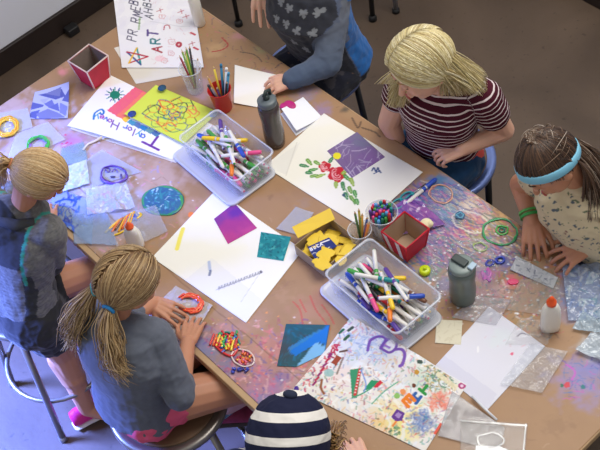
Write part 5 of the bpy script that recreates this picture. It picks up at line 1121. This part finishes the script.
def marker(cn,p,ang,pitch=0,label='',group=None,uncapped=False,roll=0):
    if cn not in _pr: _pr[cn]=marker_proto(cn); r=_pr[cn]; 
    else:
        src=_pr[cn]; r=src.copy(); col.objects.link(r)
        for ch in src.children: c=ch.copy(); col.objects.link(c); c.parent=r
    r.matrix_world=Matrix.Translation(V(p))@Matrix.Rotation(ang,4,'Z')@Matrix.Rotation(-pitch,4,'Y')
    tag(r,label,'marker',group); return r
a_,b_=D(406,204,Z1+.0075),D(437,178,Z1+.0075); d=(b_-a_)
marker('blue',(a_+b_)/2,math.atan2(d.y,d.x),0,'white marker with a blue cap beside the rose sheet\'s right corner')
t=thing('plastic_pot',D(425,272,Z1),'lime green plastic pot right of the marker tub','pot'); b=MB(); b.lathe([(0,0),(.017,0),(.018,.003),(.017,.014),(.012,.016),(0,.0165)],D(425,272,Z1),n=20); b.lathe([(0,.0165),(.006,.0165),(.005,.024),(0,.025)],D(425,272,Z1),n=12); b.build('shell',mat('lime_plastic',(206,226,30),.35),t)
# ================================================================ tubs of markers
CLEAR=mat('clear_plastic',(214,222,238),.12,alpha=.22,spec=.7,coat=.3); LIDM=mat('frosted_lid',(226,228,238),.25,alpha=.72,spec=.6)
def roundrect(cx,cy,hx,hy,r,z,rot,k=5):
    out=[]; c,s=math.cos(rot),math.sin(rot)
    for sx,sy,a0 in((1,1,0),(-1,1,90),(-1,-1,180),(1,-1,270)):
        for i in range(k+1):
            a=math.radians(a0+90*i/k); x=sx*(hx-r)+r*math.cos(a); y=sy*(hy-r)+r*math.sin(a); out.append(V((cx+x*c-y*s,cy+x*s+y*c,z)))
    return out
def tub(label,cx,cy,L,W,h,rot,z0,lidlabel,lx,ly,lL,lW,lrot):
    t=thing('plastic_tub',(cx,cy,z0),label,'tub'); rr=lambda hx,hy,z,r=.02: roundrect(cx,cy,hx,hy,r,z0+z,rot)
    a,b_=L/2,W/2; k=.90
    b=MB(); b.rings([rr(.001,.001,.0,.0005),rr(a*k,b_*k,.0),rr(a*(k+.01),b_*(k+.01),.004),rr(a*.985,b_*.985,h-.004),rr(a*.97,b_*.97,h-.004),rr(a*k-.003,b_*k-.003,.004),rr(.001,.001,.003,.0005)],False); b.build('tub_body',CLEAR,t)
    b=MB(); b.rings([rr(a*.97,b_*.97,h-.0035),rr(a*1.0,b_*1.0,h-.003),rr(a*1.015,b_*1.02,h-.001),rr(a*1.01,b_*1.015,h+.002),rr(a*.98,b_*.98,h+.0025),rr(a*.968,b_*.968,h)],False,True); b.build('rim',mat('clear_rim',(232,238,250),.15,alpha=.42,spec=.8),t)
    t2=thing('tub_lid',(lx,ly,Z1),lidlabel,'lid'); b=MB(); q=lambda hx,hy,z,r=.025: roundrect(lx,ly,hx,hy,r,Z1+z,lrot)
    b.rings([q(.001,.001,.0005,.0004),q(lL/2-.01,lW/2-.01,.0005),q(lL/2,lW/2,.003),q(lL/2,lW/2,.009),q(lL/2-.004,lW/2-.004,.0105),q(lL/2-.010,lW/2-.010,.007),q(lL/2-.016,lW/2-.016,.006),q(.001,.001,.006,.0004)],False); b.build('lid_panel',LIDM,t2)
    return t
HT=.10
tub('clear plastic tub full of markers in the upper left of the table',-.36,.014,.30,.175,HT,-.0,Z1+.0115,'frosted lid under the upper left marker tub',-.382,.0,.335,.205,-.03)
tub('clear plastic tub full of markers on the right, by the red and white box',.425,-.038,.315,.19,HT,-.03,Z1+.0115,'frosted lid under the right-hand marker tub',.412,-.047,.35,.205,-.04)
def fill(cx,cy,L,W,z0,rot,names,where,side,seed,topn):
    r=random.Random(seed); k=0; c,s=math.cos(rot),math.sin(rot); N=len(names)
    layers=[(.0100,.0),(.027,.25),(.044,-.2),(.061,.12)]
    items=[]
    for li,(z,th) in enumerate(layers):
        for cc in(-1,1):
            th2=th*(1 if cc>0 else -1)+r.uniform(-.05,.05)
            nn=5 if li<3 else 4
            for i in range(nn):
                y=(i-(nn-1)/2)*(.0265 if abs(th)<.15 else .0215); x=cc*L*.232+r.uniform(-.003,.003); items.append((x,y,z,th2+r.uniform(-.03,.03),0))
    top=[(-.03,.03,.078,.9),(.05,-.02,.078,-.75),(-.06,-.01,.094,.35),(.02,.0,.094,-.5),(.07,.015,.095,.9),(-.02,-.04,.078,-.3),(.06,.05,.078,.1),(-.075,.04,.079,-.6),(.03,.03,.11,-.35),(-.03,.005,.11,.6)]
    for x,y,z,a in top: items.append((x*L/.3,y*W/.18,z,a+r.uniform(-.1,.1),r.uniform(-.06,.06)))
    for j,(x,y,z,a,pt) in enumerate(items):
        cn=names[(j*7+seed)%N] if j<len(items)-10 else topn[j-len(items)+10]
        a=a+rot+(PI if r.random()<.5 else 0)
        marker(cn,(cx+x*c-y*s,cy+x*s+y*c,z0+z*.9),a,pt,'white marker with a %s cap in the %s'%(cn,where),'%s-capped markers in the %s'%(cn,where))
fill(-.36,.014,.27,.155,Z1+.0145,0,['blue','yellow','orange','green','white','purple','red','grey','teal','brown','pink','blue','white','black'],'upper left tub',0,3,['yellow','orange','blue','green','pink','white','grey','purple','blue','yellow'])
fill(.425,-.038,.285,.17,Z1+.0145,-.03,['purple','green','teal','yellow','yellow','blue','orange','brown','pink','dark green','red','violet','black','light blue','grey'],'right-hand tub',1,5,['yellow','orange','green','yellow','blue','pink','brown','green','purple','teal'])
# ================================================================ cups
def cup(label,x,y,r0,r1,h,m,mname='cup',cat='cup',z=None,rimm=None):
    c=D(x,y,z or Z1); t=thing(mname,c,label,cat); b=MB(); b.lathe([(0,0),(r0,0),(r0+.001,.002),(r1,h-.003),(r1+.0015,h-.001),(r1+.0005,h),(r1-.0018,h-.002),(r0-.0015,.004),(0,.004)],c,n=36); b.build('wall',m,t)
    b=MB(); b.tube([(c.x+(r1+.001)*math.cos(a),c.y+(r1+.001)*math.sin(a),c.z+h) for a in [2*PI*i/36 for i in range(36)]],.0017,n=6,closed=True); b.build('rim',rimm or m,t); return c
def pen(c,cupr0,cupr1,h,L,ang,k,rad,cm,label,group,kind='pencil',tipc=(225,190,150),z0=.006):
    """one pencil leaning in a cup"""
    a=ang; bot=c+V((math.cos(a)*cupr0*k*.25,math.sin(a)*cupr0*k*.25,z0)); top_at=c+V((math.cos(a)*(cupr1-rad-.004)*k,math.sin(a)*(cupr1-rad-.004)*k,h)); d=(top_at-bot).normalized(); e=bot+d*L
    t=thing(kind,bot,label,kind if kind!='pencil' else 'pencil',group); b=MB(); b.cyl(bot,bot+d*(L*.93),rad,n=8 if kind=='pencil' else 12); b.build('shaft',cm,t)
    if kind=='pencil':
        b=MB(); b.cyl(bot+d*(L*.93),bot+d*L*.985,rad*.98,rad*.3,n=8); o=b.build('sharpened_wood',mat('pencil_wood',tipc,.6),t); b=MB(); b.cyl(bot+d*L*.985,e,rad*.32,.0004,n=8); b.build('lead',cm,t)
    else:
        b=MB(); b.lathe([(0,0),(rad*1.12,0),(rad*1.12,L*.05),(rad*.8,L*.07),(0,L*.071)],bot+d*(L*.93),axis=d,n=12); b.build('cap',cm,t)
CUPC=mat('clear_cup',(225,230,236),.08,alpha=.26,spec=.8,coat=.3)
c=cup('clear plastic cup of green and grey pencils by the ART poster',196,90,.028,.040,.11,CUPC,rimm=mat('clear_rim',(232,238,250),.15,alpha=.6))
for i,(a,cl,nm,L) in enumerate([(2.5,(90,150,60),'green',.17),(2.9,(130,170,70),'light green',.165),(2.2,(60,60,66),'dark grey',.175),(3.3,(150,50,60),'red',.15),(2.65,(200,200,90),'yellow-green',.155),(1.2,(225,225,228),'white',.14)]): pen(c,.026,.038,.108,L,a,.95,.0038,mat('pencil_'+nm.replace(' ','_').replace('-','_'),cl,.45),nm+' pencil leaning in the clear cup by the ART poster',None)
REDC=mat('red_plastic',(196,30,30),.35,noise=.06,nscale=20)
c=cup('red plastic cup full of pens and pencils','223' and 224,108,.029,.040,.095,REDC)
for i,(a,cl,nm,L,kd,rd) in enumerate([(2.6,(236,206,70),'yellow','.165','pencil',.0038),(2.0,(40,120,160),'teal','.17','pen',.0045),(1.2,(236,238,240),'white','.175','pen',.005),(.3,(46,44,52),'black','.15','pencil',.0038),(5.6,(90,60,110),'purple','.14','pencil',.0038),(3.4,(206,150,60),'ochre','.14','pencil',.0038),(4.4,(60,60,70),'charcoal','.13','pen',.0045),(.9,(70,150,190),'light blue','.165','pen',.0045),(5.0,(150,140,150),'grey','.135','pencil',.0038),(1.6,(60,110,60),'green','.15','pencil',.0038)]): pen(c,.027,.038,.093,float(L),a,.85+.1*(i%2),rd,mat('%s_%s'%(kd,nm.replace(' ','_')),cl,.4),'%s %s standing in the red cup'%(nm,kd),None,kd)
c=cup('clear cup packed with colourful thin markers beside the rose sheet',384,232,.040,.049,.10,CUPC,rimm=mat('clear_rim',(232,238,250),.15,alpha=.6)); names=['red','blue','green','orange','purple','pink','teal','yellow','light blue','dark green','violet','brown']
r=random.Random(9); first={}
q=0
for i in range(-4,5):
    for j in range(-4,5):
        x=.0125*(i+.5*(j%2)); y=.0108*j
        if math.hypot(x,y)>.0425: continue
        cn=names[(q*5+ (q//3))%len(names)]; q+=1; L=.088+r.uniform(-.004,.02)
        if cn not in first:
            t=thing('thin_marker',(0,0,0),'','marker'); cm=mat('cap_'+cn.replace(' ','_'),PALETTE[cn],.35)
            b=MB(); b.lathe([(0,0),(.0048,0),(.0052,.004),(.0052,.06),(0,.06)],n=10); b.build('barrel',BARREL,t); b=MB(); b.lathe([(0,.0602),(.0056,.0602),(.0056,.094),(.0046,.099),(.002,.1005),(0,.1008)],n=12); b.build('cap',cm,t); first[cn]=t
        else:
            s_=first[cn]; t=s_.copy(); col.objects.link(t)
            for ch in s_.children: o=ch.copy(); col.objects.link(o); o.parent=t
        t.location=(c.x+x*.83,c.y+y*.83,c.z+.006+ (L-.088)); 
        tag(t,'thin marker with a %s end up in the packed clear cup'%cn,'marker','thin markers with %s ends in the clear cup'%cn)
        t.rotation_euler=(-y*1.1,x*1.1,0)
c=cup('clear cup of pencils squeezed between yellow box and packed cup',362,246,.026,.036,.085,CUPC,rimm=mat('clear_rim',(232,238,250),.15,alpha=.6))
for i,(a,cl,nm,L) in enumerate([(2.3,(170,150,50),'olive',.14),(2.7,(80,110,60),'dark green',.135),(1.9,(200,160,60),'ochre',.13),(1.4,(60,80,130),'navy',.12),(.9,(150,70,70),'brown-red',.11),(2.0,(120,150,70),'moss',.12),(.5,(230,140,60),'orange',.13)]): pen(c,.024,.034,.083,L,a,.9-.1*(i%3),.0038,mat('pencil_'+nm.replace(' ','_').replace('-','_'),cl,.45),nm+' pencil in the clear cup behind the yellow box',None)
# ================================================================ bottles
def bottle_big(label,x,y,R,h,bm,capm,name='water_bottle',spout=True,lean=None):
    c=D(x,y,Z1); t=thing(name,c,label,'bottle')
    b=MB(); b.lathe([(0,0),(R*.8,0),(R*.9,.003),(R*.95,.02),(R,.05),(R*.93,h*.45),(R*.92,h*.52),(R,h*.66),(R*1.0,h*.76),(R*.93,h*.8),(R*.7,h*.82),(0,h*.82)],c,n=40); b.build('bottle_body',bm,t)
    b=MB(); b.lathe([(0,h*.822),(R*.86,h*.822),(R*.9,h*.83),(R*.9,h*.9),(R*.8,h*.915),(R*.5,h*.925),(0,h*.925)],c,n=40); o=b.build('screw_cap',capm,t)
    if spout:
        b=MB(); dv=V((-.3,.95,0)).normalized(); b.cyl(c+V((0,0,h*.9)),c+V((0,0,h*.985)),R*.33,R*.28,n=16); b.tube([c+dv*R*.62+V((0,0,h*.9)),c+dv*R*.66+V((0,0,h*1.0)),c+dv*R*.1+V((0,0,h*1.05)),c-dv*R*.35+V((0,0,h*1.0))],R*.17,n=10); b.build('spout',mat('dark_green_plastic',(40,56,56),.4),o)
    return t
bottle_big('tall dark grey-brown water bottle with a looped spout in the middle','' or 276,143,.036,.235,mat('smoky_plastic',(64,54,54),.25,noise=.2,nscale=12,coat=.4),mat('grey_bottle_cap',(96,106,112),.4))
t=bottle_big('grey-green water bottle with a flat lid right of the marker tub',463,298,.041,.19,mat('grey_green_plastic',(92,106,102),.3,alpha=.93,coat=.4,noise=.12,nscale=14),mat('pale_lid',(128,142,140),.35),spout=False)
c=D(463,298,Z1); b=MB(); b.box(c+V((-.008,.002,.19*.925+.005)),(.05,.026,.009),rot=Matrix.Rotation(.1,3,'Z'),bev=.004); b.build('flip_tab',mat('dark_tab',(52,64,64),.4),t)
b=MB(); b.box(c+V((.03,.012,.19*.92+.004)),(.018,.026,.007),rot=Matrix.Rotation(.1,3,'Z'),bev=.003); b.build('spout',mat('pale_blue_tab',(176,200,220),.3),t)
def glue_bottle(label,x,y,h,w,d,yaw,tipc=(236,88,30),lie=None):
    c=V((0,0,0)); t=bpy.data.objects.new('glue_bottle',None); col.objects.link(t); tag(t,label,'glue bottle')
    b=MB(); n=32
    def sec(z,a,e,p=2.6): return [V((math.copysign(abs(math.cos(q))**(2/p),math.cos(q))*a,math.copysign(abs(math.sin(q))**(2/p),math.sin(q))*e,z)) for q in [2*PI*i/n for i in range(n)]]
    b.rings([sec(0,w*.1,d*.1),sec(0,w*.42,d*.4),sec(.004,w*.48,d*.47),sec(h*.15,w*.5,d*.5),sec(h*.5,w*.5,d*.5),sec(h*.62,w*.46,d*.48),sec(h*.72,w*.36,d*.42,2.2),sec(h*.78,w*.26,d*.33,2),sec(h*.79,w*.05,d*.1,2)]); b.build('bottle_body',mat('white_glue_bottle',(236,234,226),.35,spec=.5,coat=.2),t)
    b=MB(); b.lathe([(0,h*.792),(w*.25,h*.792),(w*.25,h*.85),(w*.16,h*.87),(w*.13,h*.95),(w*.07,h*.99),(0,h)],n=20); o=b.build('nozzle',mat('orange_nozzle_%d'%tipc[1],tipc,.35,spec=.5),t)
    b=MB(); 
    for k in range(10): a=2*PI*k/10; b.box(V((math.cos(a)*w*.255,math.sin(a)*w*.255,h*.82)),(.0016,.0016,h*.05),rot=Matrix.Rotation(a,3,'Z'))
    p=D(x,y,Z1)
    t.matrix_world=Matrix.Translation(p)@Matrix.Rotation(yaw,4,'Z')@(lie or Matrix.Identity(4)); return t
glue_bottle('white glue bottle with an orange nozzle standing near the small board',550,329,.165,.058,.036,.9)
glue_bottle('small white glue bottle with an orange nozzle left of the large cream sheet',137,246,.125,.055,.034,.75,(236,96,40),Matrix.Rotation(0,4,'X'))
t=thing('squeeze_bottle',D(200,24,Z1),'white plastic bottle standing by the ART poster at the top border','bottle'); c=D(200,24,Z1)
b=MB(); b.lathe([(0,0),(.02,0),(.022,.003),(.022,.13),(.016,.145),(.009,.15),(0,.15)],c,n=28); b.build('bottle_body',mat('white_glue_bottle',(236,234,226),.35),t); b=MB(); b.lathe([(0,.1502),(.01,.1502),(.01,.165),(0,.166)],c,n=18); b.build('screw_cap',mat('white_cap',(228,228,230),.4),t)
# ================================================================ red folded boxes
def red_box(label,cx,cy,w0,w1,h,rot,out,inn,edge,stripes=False,peak=False):
    t=thing('folded_paper_box',(cx,cy,Z1),label,'box'); R=Matrix.Rotation(rot,3,'Z'); c=V((cx,cy,Z1))
    P=lambda sx,sy,w,z: c+R@V((sx*w/2,sy*w/2,z))
    cs=[(1,1),(-1,1),(-1,-1),(1,-1)]
    for i in range(4):
        a,b_=cs[i],cs[(i+1)%4]; pts=[P(*a,w0,.001),P(*b_,w0,.001),P(*b_,w1,h),P(*a,w1,h)]
        nrm=(pts[1]-pts[0]).cross(pts[3]-pts[0]).normalized(); mid=sum(pts,V((0,0,0)))/4
        if nrm.dot(mid-c-V((0,0,h/2)))<0: nrm=-nrm
        b=MB()
        for off,s in((0,0),): 
            q=[p for p in pts]+[p-nrm*.0022 for p in pts]; b.add(q,[(0,1,2,3),(4,7,6,5),(0,4,5,1),(1,5,6,2),(2,6,7,3),(3,7,4,0)])
        o=b.build('side_panel',out,t,False)
        b=MB(); q=[pts[0].lerp(pts[1],.04)-nrm*.0024,pts[1].lerp(pts[0],.04)-nrm*.0024,pts[2].lerp(pts[3],.04)-nrm*.0024-V((0,0,.002)),pts[3].lerp(pts[2],.04)-nrm*.0024-V((0,0,.002))]; q+= [p-nrm*.0006 for p in q]; b.add(q,[(0,1,2,3),(4,7,6,5),(0,4,5,1),(1,5,6,2),(2,6,7,3),(3,7,4,0)]); b.build('lining',inn,o,False)
        if stripes and nrm.y<-.7:
            for f0,f1 in((.12,.3),(.62,.8)):
                b=MB(); q=[pts[0].lerp(pts[1],f0)+nrm*.0005,pts[0].lerp(pts[1],f1)+nrm*.0005,pts[3].lerp(pts[2],f1-.1)+nrm*.0005,pts[3].lerp(pts[2],f0-.1)+nrm*.0005]; q+=[p+nrm*.0006 for p in q]; b.add(q,[(3,2,1,0),(4,5,6,7),(0,1,5,4),(1,2,6,5),(2,3,7,6),(3,0,4,7)]); b.build('white_stripe',mat('white_stripe',(232,226,214),.7),o,False)
    b=MB(); b.box(c+V((0,0,.002)),(w0-.006,w0-.006,.002),rot=R); b.build('base_panel',inn,t,False)
    b=MB(); top=[P(*q,w1,h+.001) for q in cs]
    for k in range(4): b.cyl(top[k],top[(k+1)%4],.0028,n=8); b.add([],[])
    b.build('rim',edge if not stripes else out,t)
    for i in range(4):
        b=MB(); b.cyl(P(*cs[i],w0,.003)+V((0,0,0)),P(*cs[i],w1,h+.002),.003,n=8); b.build('corner_post',edge,t)
RBO=mat('crimson_paper',(190,24,54),.6,noise=.25,nscale=30); RBI=mat('grey_lining',(128,112,104),.7,noise=.25,nscale=25); WE=mat('pale_straw',(228,204,200),.45)
_c=D(88,58.5,Z1+.105); red_box('crimson box of folded paper with pale corner sticks near the left end',_c.x,_c.y,.078,.104,.105,.1,RBO,RBI,WE)
red_box('red and white paper box with a beige inside right of the packed cup',.318,.165,.082,.103,.085,.02,mat('red_paper',(200,30,52),.6,noise=.1,nscale=30),mat('beige_lining',(176,148,124),.8,noise=.15,nscale=20),mat('red_paper2',(204,34,54),.6),True)
b=MB(); c=D(426,224,Z1+.016); b.ell(c,(.02,.022,.015),n=20,m=12); b.ell(c+V((.01,.006,.004)),(.013,.012,.012)); me=remesh(b,.002,3); me.materials.append(mat('cream_wool',(236,228,190),.9,bump=1,nscale=180)); tag(link('wool_ball',me,None,True,None),'cream and yellow woolly ball behind the red and white box','ball')
# ================================================================ yellow box
t=thing('card_box',(.145,-.01,Z1),'open cardboard box of yellow card pieces in the centre of the table','box')
KB=mat('box_card',(168,146,110),.75,noise=.12,nscale=20); YB=mat('yellow_card',(236,200,56),.6,noise=.06,nscale=30)
bx,by,bw,bd,bh=.146,-.012,.135,.15,.045
for nm,c_,s_ in(('base_panel',(bx,by,Z1+.0015),(bw,bd,.002)),('side_panel',(bx-bw/2,by,Z1+bh/2+.001),(.002,bd,bh)),('side_panel',(bx+bw/2,by,Z1+bh/2+.001),(.002,bd,bh)),('side_panel',(bx,by-bd/2,Z1+bh/2+.001),(bw,.002,bh)),('side_panel',(bx,by+bd/2,Z1+bh/2+.001),(bw,.002,bh))):
    b=MB(); b.box(c_,s_); b.build(nm,KB,t,False)
b=MB(); b.box((bx-.05,by+bd/2+.012,Z1+bh+.004),(bw*.98,.05,.0025),rot=Matrix.Rotation(.9,3,'Z')@Matrix.Rotation(.12,3,'X')); 
lid=[D(292,227,Z1+bh+.012),D(298,238,Z1+bh+.004),D(335,219,Z1+bh+.004),D(330,208,Z1+bh+.016)]
b=MB(); q=lid+[p-V((0,0,.002)) for p in lid]; b.add(q,[(0,1,2,3),(4,7,6,5),(0,4,5,1),(1,5,6,2),(2,6,7,3),(3,7,4,0)]); b.build('lid_flap',YB,t,False)
r=random.Random(12); Z=Z1+.004
pieces=[((.110,.040),(.05,.034),.6),((.155,.045),(.07,.022),.5),((.185,.0),(.028,.085),.1),((.19,.035),(.03,.05),.5),((.115,-.055),(.05,.05),.3),((.165,-.05),(.055,.05),-.2),((.175,-.01),(.04,.035),.8),((.1,-.02),(.035,.06),.0),((.14,.0),(.06,.05),.4)]
for k,((x,y),(w_,d_),a) in enumerate(pieces):
    zz=Z+.004*k; b=MB(); nlb=26; hx,hy=w_/2,d_/2
    per=[]
    for i in range(nlb):   # jigsaw-like outline
        q=2*PI*i/nlb; rr_=1+.13*math.sin(4*q+k)+.06*math.sin(7*q); per.append((math.copysign(abs(math.cos(q))**.55,math.cos(q))*hx*rr_,math.copysign(abs(math.sin(q))**.55,math.sin(q))*hy*rr_))
    R_=Matrix.Rotation(a,3,'Z'); f=lambda z_,s_=1:[V((x,y,z_))+R_@V((u*s_,v*s_,0)) for u,v in per]
    b.rings([f(zz),f(zz+.0032),f(zz+.0034,.93)]); o=b.build('card_piece',YB,None); tag(o,'yellow cut-out card piece in the open cardboard box','card','yellow card pieces in the cardboard box')
def o_lab(p):
    for i in range(4): p.text('BOCA'[i],311+i*3.2,251-i*1.6,(2.2,-1.1),(1.6,3) and (-1.2,-2.6),.9,[(235,235,245)])
    p.scrib(14,(308,247,332,258),[(240,236,220),(236,200,60)],ln=3,w=.8,seed=3); p.stroke([(321,243),(329,240)],1.4,(240,236,240))
zz=Z+.004*9+.0008
sheet('printed_leaflet','navy blue printed leaflet in the box of yellow card','leaflet',[(316,261),(307.5,247),(329,237.5),(337,246)],zz,(44,56,120),o_lab,th=.0006,res=.0014)
for k,(px,py,w_,d_,a) in enumerate([(326,254,.05,.045,.5),(322,264,.055,.04,.2),(341,260,.03,.04,1.0),(347,250,.028,.055,.1)]):
    c=D(px,py,zz+.002+.0036*k); per=[]
    for i in range(26): q=2*PI*i/26; rr_=1+.16*math.sin(4*q+k)+.08*math.sin(6*q+1); per.append((math.copysign(abs(math.cos(q))**.6,math.cos(q))*w_/2*rr_,math.copysign(abs(math.sin(q))**.6,math.sin(q))*d_/2*rr_))
    R_=Matrix.Rotation(a,3,'Z'); f=lambda z_,s_=1:[c+V((0,0,z_))+R_@V((u*s_,v*s_,0)) for u,v in per]
    b=MB(); b.rings([f(0),f(.003),f(.0032,.93)]); b.build('card_piece',YB,None); tag(bpy.context.scene.collection.objects[-1],'yellow cut-out card piece lying over the navy leaflet','card','yellow card pieces over the leaflet')
# ================================================================ small board under the headband girl's hands
def o_sb(p): p.scrib(90,(508,255,560,290),[(120,130,150),(70,80,110),(230,232,236),(150,160,170)],ln=4,w=1.1,seed=2,alpha=.6)
sheet('small_board','small grey-white board with dark marks under the headband girl\'s hands','board',[(510,270),(517,257),(558,278),(553,289)],Z1+.001,(196,200,204),o_sb,th=.004,res=.002)
#%%CAMLIGHT
# ================================================================ CAMERA AND LIGHT
cam=bpy.data.cameras.new('camera'); co=bpy.data.objects.new('camera',cam); col.objects.link(co); sc.camera=co
cam.sensor_width=36; cam.lens=F/600*36; cam.clip_end=50
Rm=Matrix(((RW[0][0],RW[0][1],RW[0][2]),(RW[1][0],RW[1][1],RW[1][2]),(RW[2][0],RW[2][1],RW[2][2]))); co.matrix_world=Matrix.Translation(V(CAM))@Rm.to_4x4()
def area(name,loc,aim,size,power,c,sy=None,spread=180):
    l=bpy.data.lights.new(name,'AREA'); l.energy=power; l.color=c; l.size=size; l.spread=math.radians(spread)
    if sy: l.shape='RECTANGLE'; l.size_y=sy
    o=bpy.data.objects.new(name,l); col.objects.link(o); o.location=loc; o.rotation_euler=(V(aim)-V(loc)).to_track_quat('-Z','Y').to_euler(); return o
area('ceiling_lamp',(.4,1.3,4.3),(.1,.1,.8),2.0,105,(1,.96,.9))
area('far_window_light',(1.2,4.2,3.6),(.3,.3,.8),1.6,120,(.96,.98,1))
area('blue_window_light',(-1.75,-2.1,1.7),(-.62,-1.05,0),.7,118,(.15,.25,1),spread=62)
w=bpy.data.worlds.new('world'); sc.world=w; w.use_nodes=True; w.node_tree.nodes['Background'].inputs[0].default_value=(1,.98,.95,1); w.node_tree.nodes['Background'].inputs[1].default_value=.42
sc.view_settings.view_transform='Standard'; sc.view_settings.look='None'; sc.view_settings.gamma=1; sc.view_settings.exposure=0; sc.view_settings.use_curve_mapping=False
